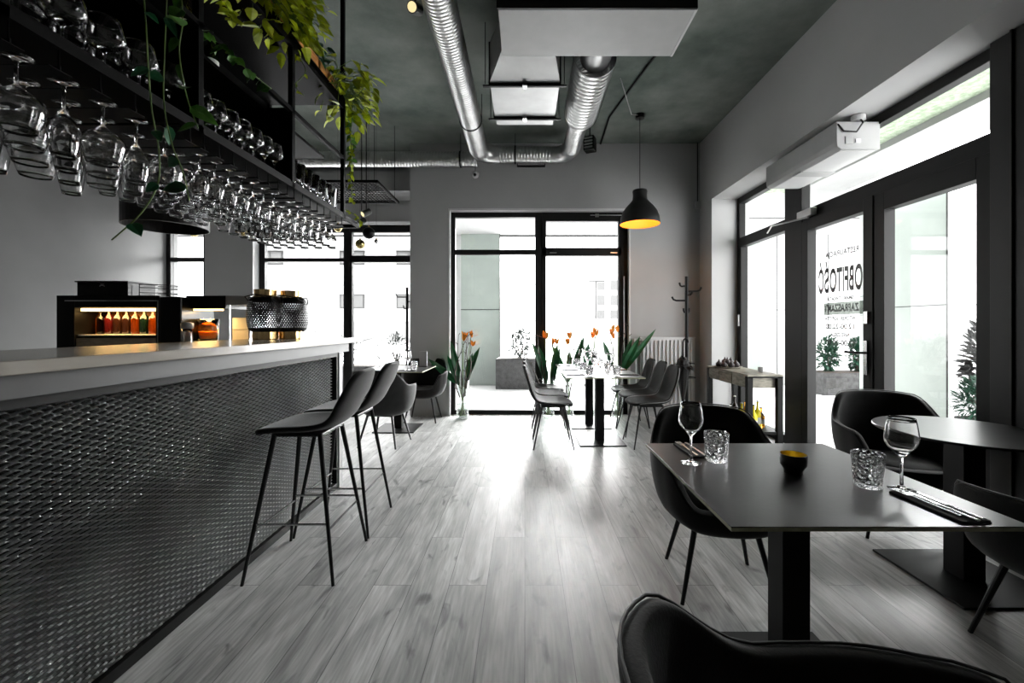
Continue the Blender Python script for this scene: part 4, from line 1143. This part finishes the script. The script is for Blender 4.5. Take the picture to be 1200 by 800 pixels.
# ------------------------------------------------------------------ ceiling services
def spiral(mb, p0, p1, r, pitch=.045, seg=28):
    p0, p1 = Vector(p0), Vector(p1); L_ = (p1-p0).length; n = max(2, int(L_/pitch)); d = (p1-p0)/n
    pts = []; rs = []
    for i in range(n):
        for u, k in ((0, 1.0), (.80, 1.0), (.86, 1.022), (.94, 1.022)):
            pts.append(p0+d*(i+u)); rs.append(r*k)
    pts.append(p1); rs.append(r)
    mb.tube(pts, rs, seg, cap=False)
    return mb
def bend(mb, pts, r, seg=28):
    f = []
    for i in range(len(pts)-2):
        a, b_, c_ = map(Vector, pts[i:i+3])
        for s in range(9):
            u = s/8; f.append(a*(1-u)**2+b_*2*u*(1-u)+c_*u*u)
    rs = [r*(1.03 if k % 2 else 1.0) for k in range(len(f))]
    mb.tube(f, rs, seg, cap=False); return mb
ZD = 3.60
dk = thing('ventilation_duct', 'silver spiral duct running towards the camera and round to the left', 'duct', (-.61, 5.9, ZD))
spiral(MB(), (0, -6.5, 0), (0, -.22, 0), .118, .036).build('main_run', 'duct', dk, smooth=True)
bend(MB(), [(0, -.24, 0), (0, 0, 0), (.26, 0, 0)], .114).build('elbow', 'duct', dk, smooth=True)
spiral(MB(), (.24, 0, 0), (.98, 0, 0), .108, .04).build('cross_run', 'duct', dk, smooth=True)
bend(MB(), [(.97, 0, 0), (1.2, 0, 0), (1.22, -.26, 0)], .110).build('elbow', 'duct', dk, smooth=True)
spiral(MB(), (1.22, -.24, 0), (1.22, -1.15, 0), .112, .04).build('branch_run', 'duct', dk, smooth=True)
spiral(MB(), (1.22, -1.13, 0), (1.22, -2.15, 0), .180, .06).build('insulated_sleeve', 'duct', dk, smooth=True)
MB().tube([(1.22, -2.13, 0), (1.22, -2.5, 0)], .13, 24, cap=False).build('spigot', 'tin', dk, smooth=True)
for yy in (-1.0, -3.4):
    MB().lathe([(.121, -.012), (.128, -.012), (.128, .012), (.121, .012)], (0, yy, 0), 28, 'y', True).tube([(-.125, yy, 0), (-.125, yy, CH-ZD)], .004, 5).tube([(.125, yy, 0), (.125, yy, CH-ZD)], .004, 5).build('hanger', 'black', dk)
MB().lathe([(.114, -.012), (.120, -.012), (.120, .012), (.114, .012)], (.48, 0, 0), 28, 'x', True).tube([(.48, 0, .1), (.48, 0, CH-ZD)], .004, 5).build('hanger', 'black', dk)
dk2 = thing('ventilation_duct', 'silver spiral duct running left from the corner towards the bar', 'duct', (-.62, 5.9, 3.54))
spiral(MB(), (-.02, 0, 0), (-4.6, 0, 0), .10, .04).build('run', 'duct', dk2, smooth=True)
for xx in (-.25, -1.7, -3.2):
    MB().lathe([(.103, -.012), (.109, -.012), (.109, .012), (.103, .012)], (xx, 0, 0), 28, 'x', True).tube([(xx, 0, .1), (xx, 0, CH-3.54)], .004, 5).build('hanger', 'black', dk2)
ac = thing('air_conditioner', 'large pale cassette air conditioner hung under the ceiling', 'air conditioner', (.46, 3.02, 3.30))
MB().box(-.63, .63, -.24, .24, 0, .30).build('casing', 'whitedim', ac, bevel=.004)
MB().box(-.64, .64, -.255, -.24, .0, .32).build('front_panel', 'panel', ac)  # casing front in shade; the shade is put into this dark colour
for sx in (-.6, .6): MB().tube([(sx, 0, .3), (sx, 0, CH-3.3)], .005, 6).build('hanging_rod', 'steel', ac)
MB().box(.63, .66, -.12, -.02, .03, .15).build('bracket', 'black', ac); MB().box(.63, .645, -.24, .24, -.002, .012).build('edge_strip', 'white', ac)
df = thing('duct_transition', 'sheet metal air box with black flanges behind the air conditioner', 'duct', (.0, 3.4, 3.36))
mb = MB()
a = [(-.16, -.10, .05), (.22, -.10, .05), (.22, -.10, .30), (-.16, -.10, .30)]; b2 = [(-.30, .32, 0), (.30, .32, 0), (.30, .32, .34), (-.30, .32, .34)]
for k in range(4): mb.poly((a[k], a[(k+1) % 4], b2[(k+1) % 4], b2[k]))
mb.build('taper', 'tin', df)
MB().box(-.31, .31, .32, .36, -.012, .35).build('flange', 'black', df)
MB().box(-.30, .30, .36, .92, 0, .34).build('plenum_box', 'tin', df, bevel=.003)
MB().box(-.31, .31, .92, .96, -.012, .35).build('flange', 'black', df)
MB().box(-.29, .29, .96, 1.12, .01, .33).build('outlet_box', 'tin', df)
for yy in (.34, .94): MB().tube([(-.34, yy, .0), (-.34, yy, CH-3.36)], .004, 5).tube([(.34, yy, .0), (.34, yy, CH-3.36)], .004, 5).box(-.36, .36, yy-.012, yy+.012, -.025, -.012).build('hanger', 'black', df)
MB().box(-.02, .02, .90, .97, -.03, -.012).box(-.02, .02, .31, .37, -.03, -.012).build('clip', 'steel', df)
MB().tube([(0, 1.12, .2), (0, 1.9, .5)], .006, 6).build('cable', 'rubber', df)

pl = thing('pendant_lamp', 'black dome pendant lamp with yellow lining over the right chairs', 'pendant lamp', (1.42, 5.37, 2.535))
MB().lathe([(0, CH-2.535-.05), (.055, CH-2.535-.05), (.055, CH-2.535), (0, CH-2.535)], seg=24).build('canopy', 'shadeblack', pl)
MB().tube([(0, 0, .42), (0, 0, CH-2.535-.04)], .0045, 6).build('cord', 'rubber', pl)
prof = [(.242, 0), (.242, .02), (.232, .09), (.205, .16), (.165, .215), (.118, .265), (.09, .30), (.085, .36), (.09, .40), (.085, .42), (0, .425)]
MB().lathe(prof, seg=48).build('lamp_shade', 'shadeblack', pl, smooth=True)
MB().lathe([(.2405, .001), (.238, .02), (.228, .088), (.20, .157), (.16, .21), (.114, .26), (0, .27)], seg=48).build('shade_lining', 'shadegold', pl, smooth=True)
MB().ball((0, 0, .13), .045, 16).tube([(0, 0, .16), (0, 0, .27)], .018, 10).build('bulb', 'bulb', pl, smooth=True)
d_ = bpy.data.lights.new('pendant_bulb_light', 'POINT'); d_.energy = .5; d_.color = (1, .72, .35); d_.shadow_soft_size = .05
o = bpy.data.objects.new('pendant_bulb_light', d_); COL.objects.link(o); o.location = (1.42, 5.37, 2.60)
t = tag(MB().tube([(1.0, 4.55, 3.87), (1.1, 4.75, 3.80), (1.25, 5.1, 3.76), (1.38, 5.33, 3.865)], .006, 6).build('lamp_cable', 'whitedim', smooth=True), 'pale cable swagging to the pendant lamp canopy', 'cable')
t = tag(MB().tube([(1.30, 3.9, 3.875), (1.18, 4.6, 3.875), (1.05, 5.4, 3.875), (1.08, 6.2, 3.875)], .012, 6).build('conduit', 'black'), 'black conduit line across the ceiling beside the pendant lamp', 'conduit')
def cube_speaker(label, loc, rz):  # speaker cube with a louvred front, gives no light
    t = thing('box_speaker', label, 'spotlight', loc, rz)
    MB().box(-.07, .07, -.07, .07, -.09, .09).build('housing', 'displayblack', t, bevel=.004)
    m_ = MB()
    for k in range(4): m_.box(-.055, .055, -.078, -.07, -.07+k*.04, -.05+k*.04)
    m_.build('louvre', 'silver', t)
    MB().tube([(0, 0, .09), (0, 0, CH-loc[2])], .006, 6).build('stem', 'black', t); return t
cube_speaker('small dark louvred speaker box at the right duct bend', (.86, 5.75, 3.68), R(-25))
t = thing('ceiling_speaker', 'small pale box with grilles on the ceiling beside the air conditioner', 'detector', (1.22, 3.92, 3.83))
MB().box(-.12, .12, -.07, .07, 0, .06).build('body', 'white', t, bevel=.004); MB().lathe([(0, -.006), (.03, -.006), (.03, 0), (0, 0)], (-.05, 0, 0), 16).lathe([(0, -.006), (.03, -.006), (.03, 0), (0, 0)], (.05, 0, 0), 16).build('grille', 'farframe', t)
t = thing('camera_dome', 'small round camera hanging on a thin rod under the duct', 'camera', (-.66, 5.8, 3.30))
MB().ball((0, 0, 0), .05, 18).build('dome', 'whitedim', t, smooth=True); MB().ball((0, -.035, -.015), .022, 12).build('lens', 'black', t, smooth=True); MB().tube([(0, 0, .04), (0, 0, .14)], .005, 5).build('rod', 'black', t)
t = thing('exit_lamp', 'flat pale emergency light in a dark frame on the back wall', 'emergency light', (.10, 6.19, 3.60))
MB().box(-.20, .18, -.02, .02, -.04, .11).build('housing', 'whitedim', t); MB().box(-.21, -.20, -.025, .03, -.05, .11).box(.18, .19, -.025, .03, -.05, .11).box(-.21, .19, -.025, .03, -.05, -.04).build('frame', 'black', t)
t = thing('wall_box', 'small grey junction box on the corner conduit', 'junction box', (2.46, 6.19, 3.0))
MB().box(-.035, .035, -.02, .03, -.05, .05).build('cover', 'whitedim', t, bevel=.004); MB().tube([(0, .01, .05), (0, .01, CH-3.0)], .007, 6).build('conduit', 'farframe', t)
cu_ = thing('air_curtain', 'white air curtain unit over the double door', 'air curtain', (2.67, 3.49, 2.70))
m_ = MB(); sec = [(-.17, .06), (-.165, .02), (-.13, 0), (.18, 0), (.18, .22), (-.17, .22)]
A = [m_.bm.verts.new((x, 0, z)) for x, z in sec]; B = [m_.bm.verts.new((x, 1.02, z)) for x, z in sec]
for k in range(6): m_.bm.faces.new((A[k], A[(k+1) % 6], B[(k+1) % 6], B[k]))
m_.bm.faces.new(A); m_.bm.faces.new(B[::-1]); m_.build('casing', 'whitedim', cu_, bevel=.004)
MB().box(-.10, -.04, -.006, 0, .04, .10).build('control_panel', 'silver', cu_); MB().box(-.02, .02, -.008, 0, .05, .08).build('switch', 'carton', cu_)
MB().box(-.12, .16, .03, .99, -.004, 0).build('outlet_grille', 'white', cu_); MB().box(-.14, .18, .50, .62, -.012, .0).build('bracket', 'whitedim', cu_)
MB().tube([(.02, .0, .24), (.02, -.03, .20), (-.04, -.04, .12), (-.12, -.01, .14), (-.16, .0, .20)], .007, 6).build('cable', 'rubber', cu_, smooth=True)
MB().lathe([(0, .235), (.05, .235), (.05, .275), (0, .275)], (.02, .02, 0), 16).build('socket', 'white', cu_)
def spot(label, loc, d, group=None, m='shadeblack', s=1.0):
    t = thing('track_spotlight', label, 'spotlight', loc, 0, group); d = Vector(d).normalized()
    MB().tube([-d*.06*s, d*.06*s], .042*s, 16).build('housing', m, t, bevel=.003)
    MB().tube([d*.058*s, d*.062*s], .034*s, 16).build('lens', 'spotface', t)
    MB().tube([(0, 0, 0), (0, 0, CH-loc[2])], .008*s, 6).build('stem', m, t); return t
spot('black ceiling spotlight with a warm lens, left of the silver duct', (-.80, 3.18, 3.60), (-.2, -1, -.5))
spot('nearer black spotlight of the pair behind the rack end', (-1.93, 5.3, 2.66), (-.6, -.6, -.5), s=.9)
spot('farther black spotlight of the pair behind the rack end', (-2.10, 5.6, 2.62), (-.8, .5, -.4), s=.9)
mg = thing('mesh_grid', 'black mesh grid panel hung under the ceiling near the pillar', 'grid', (-2.55, 5.3, 2.90))
m_ = MB(); m_.box(-.9, .9, -.42, -.39, -.01, .02).box(-.9, .9, .39, .42, -.01, .02).box(-.9, -.87, -.42, .42, -.01, .02).box(.87, .9, -.42, .42, -.01, .02); m_.build('frame', 'wirepanel', mg)
m_ = MB()
for k in range(44): m_.box(-.86+k*.04, -.852+k*.04, -.40, .40, 0, .006)
for k in range(13): m_.box(-.88, .88, -.38+k*.062, -.374+k*.062, 0, .006)
m_.build('wire_mesh', 'wirepanel', mg)
for sx in (-.85, .85):
    for sy in (-.38, .38): MB().tube([(sx, sy, .02), (sx, sy, CH-2.9)], .004, 5).build('hanging_rod', 'black', mg)
def bauble(label, loc, r, m):
    t = thing('glass_ball', label, 'ornament', loc)
    MB().ball((0, 0, 0), r, 20).build('ball', m, t, smooth=True); MB().lathe([(0, r-.004), (.012, r-.004), (.012, r+.014), (0, r+.014)], seg=10).build('cap', 'brass', t); MB().tube([(0, 0, r+.01), (0, 0, CH-loc[2])], .0015, 4).build('thread', 'black', t)
bauble('gold glass ball hanging in the left back window', at(422, 286, 5.6), .062, 'goldglass')
bauble('black glass ball hanging above the gold one', at(432, 273, 5.4), .075, 'displayblack')
bauble('small gold ball hanging behind the rack end', at(396, 267, 4.6), .042, 'goldglass')
bauble('gold glass ball below the hanging glasses', at(283, 271, 4.4), .055, 'goldglass')
bauble('small gold ball over the narrow left window', at(227, 272, 4.8), .05, 'goldglass')
bauble('small clear glass ball beside the black one', at(441, 283, 5.3), .028, 'chrome')
dl = thing('black_drum', 'black drum hanging behind the glasses by the left wall', 'drum', (-2.55, 3.1, 1.98))  # plain drum put in for an unclear round black shape, no lamp
MB().lathe([(.245, 0), (.25, .0), (.25, .62), (.245, .62)], seg=40, closed=True).build('drum_side', 'shadeblack', dl, smooth=False)
MB().lathe([(0, .60), (.245, .60)], seg=40).tube([(0, 0, .6), (0, 0, CH-1.98)], .005, 6).build('cord', 'rubber', dl)
cs2 = thing('coat_hanger_stand', 'thin black stand with side hooks in front of the left back window', 'coat stand', at(477, 430, 6.75)[:2] + (0,))
MB().tube([(0, 0, .02), (0, 0, 1.88)], .021, 10).build('pole', 'black', cs2); MB().lathe([(0, 0), (.16, 0), (.16, .012), (.02, .03), (0, .03)], seg=24).build('base', 'black', cs2)
for k, (c_, z) in enumerate(((-1, 1.73), (1, 1.66), (-.3, 1.55))): MB().tube([(0, 0, z), (c_*.14, -.02, z), (c_*.17, -.02, z+.05)], .011, 6).build('hook', 'black', cs2)
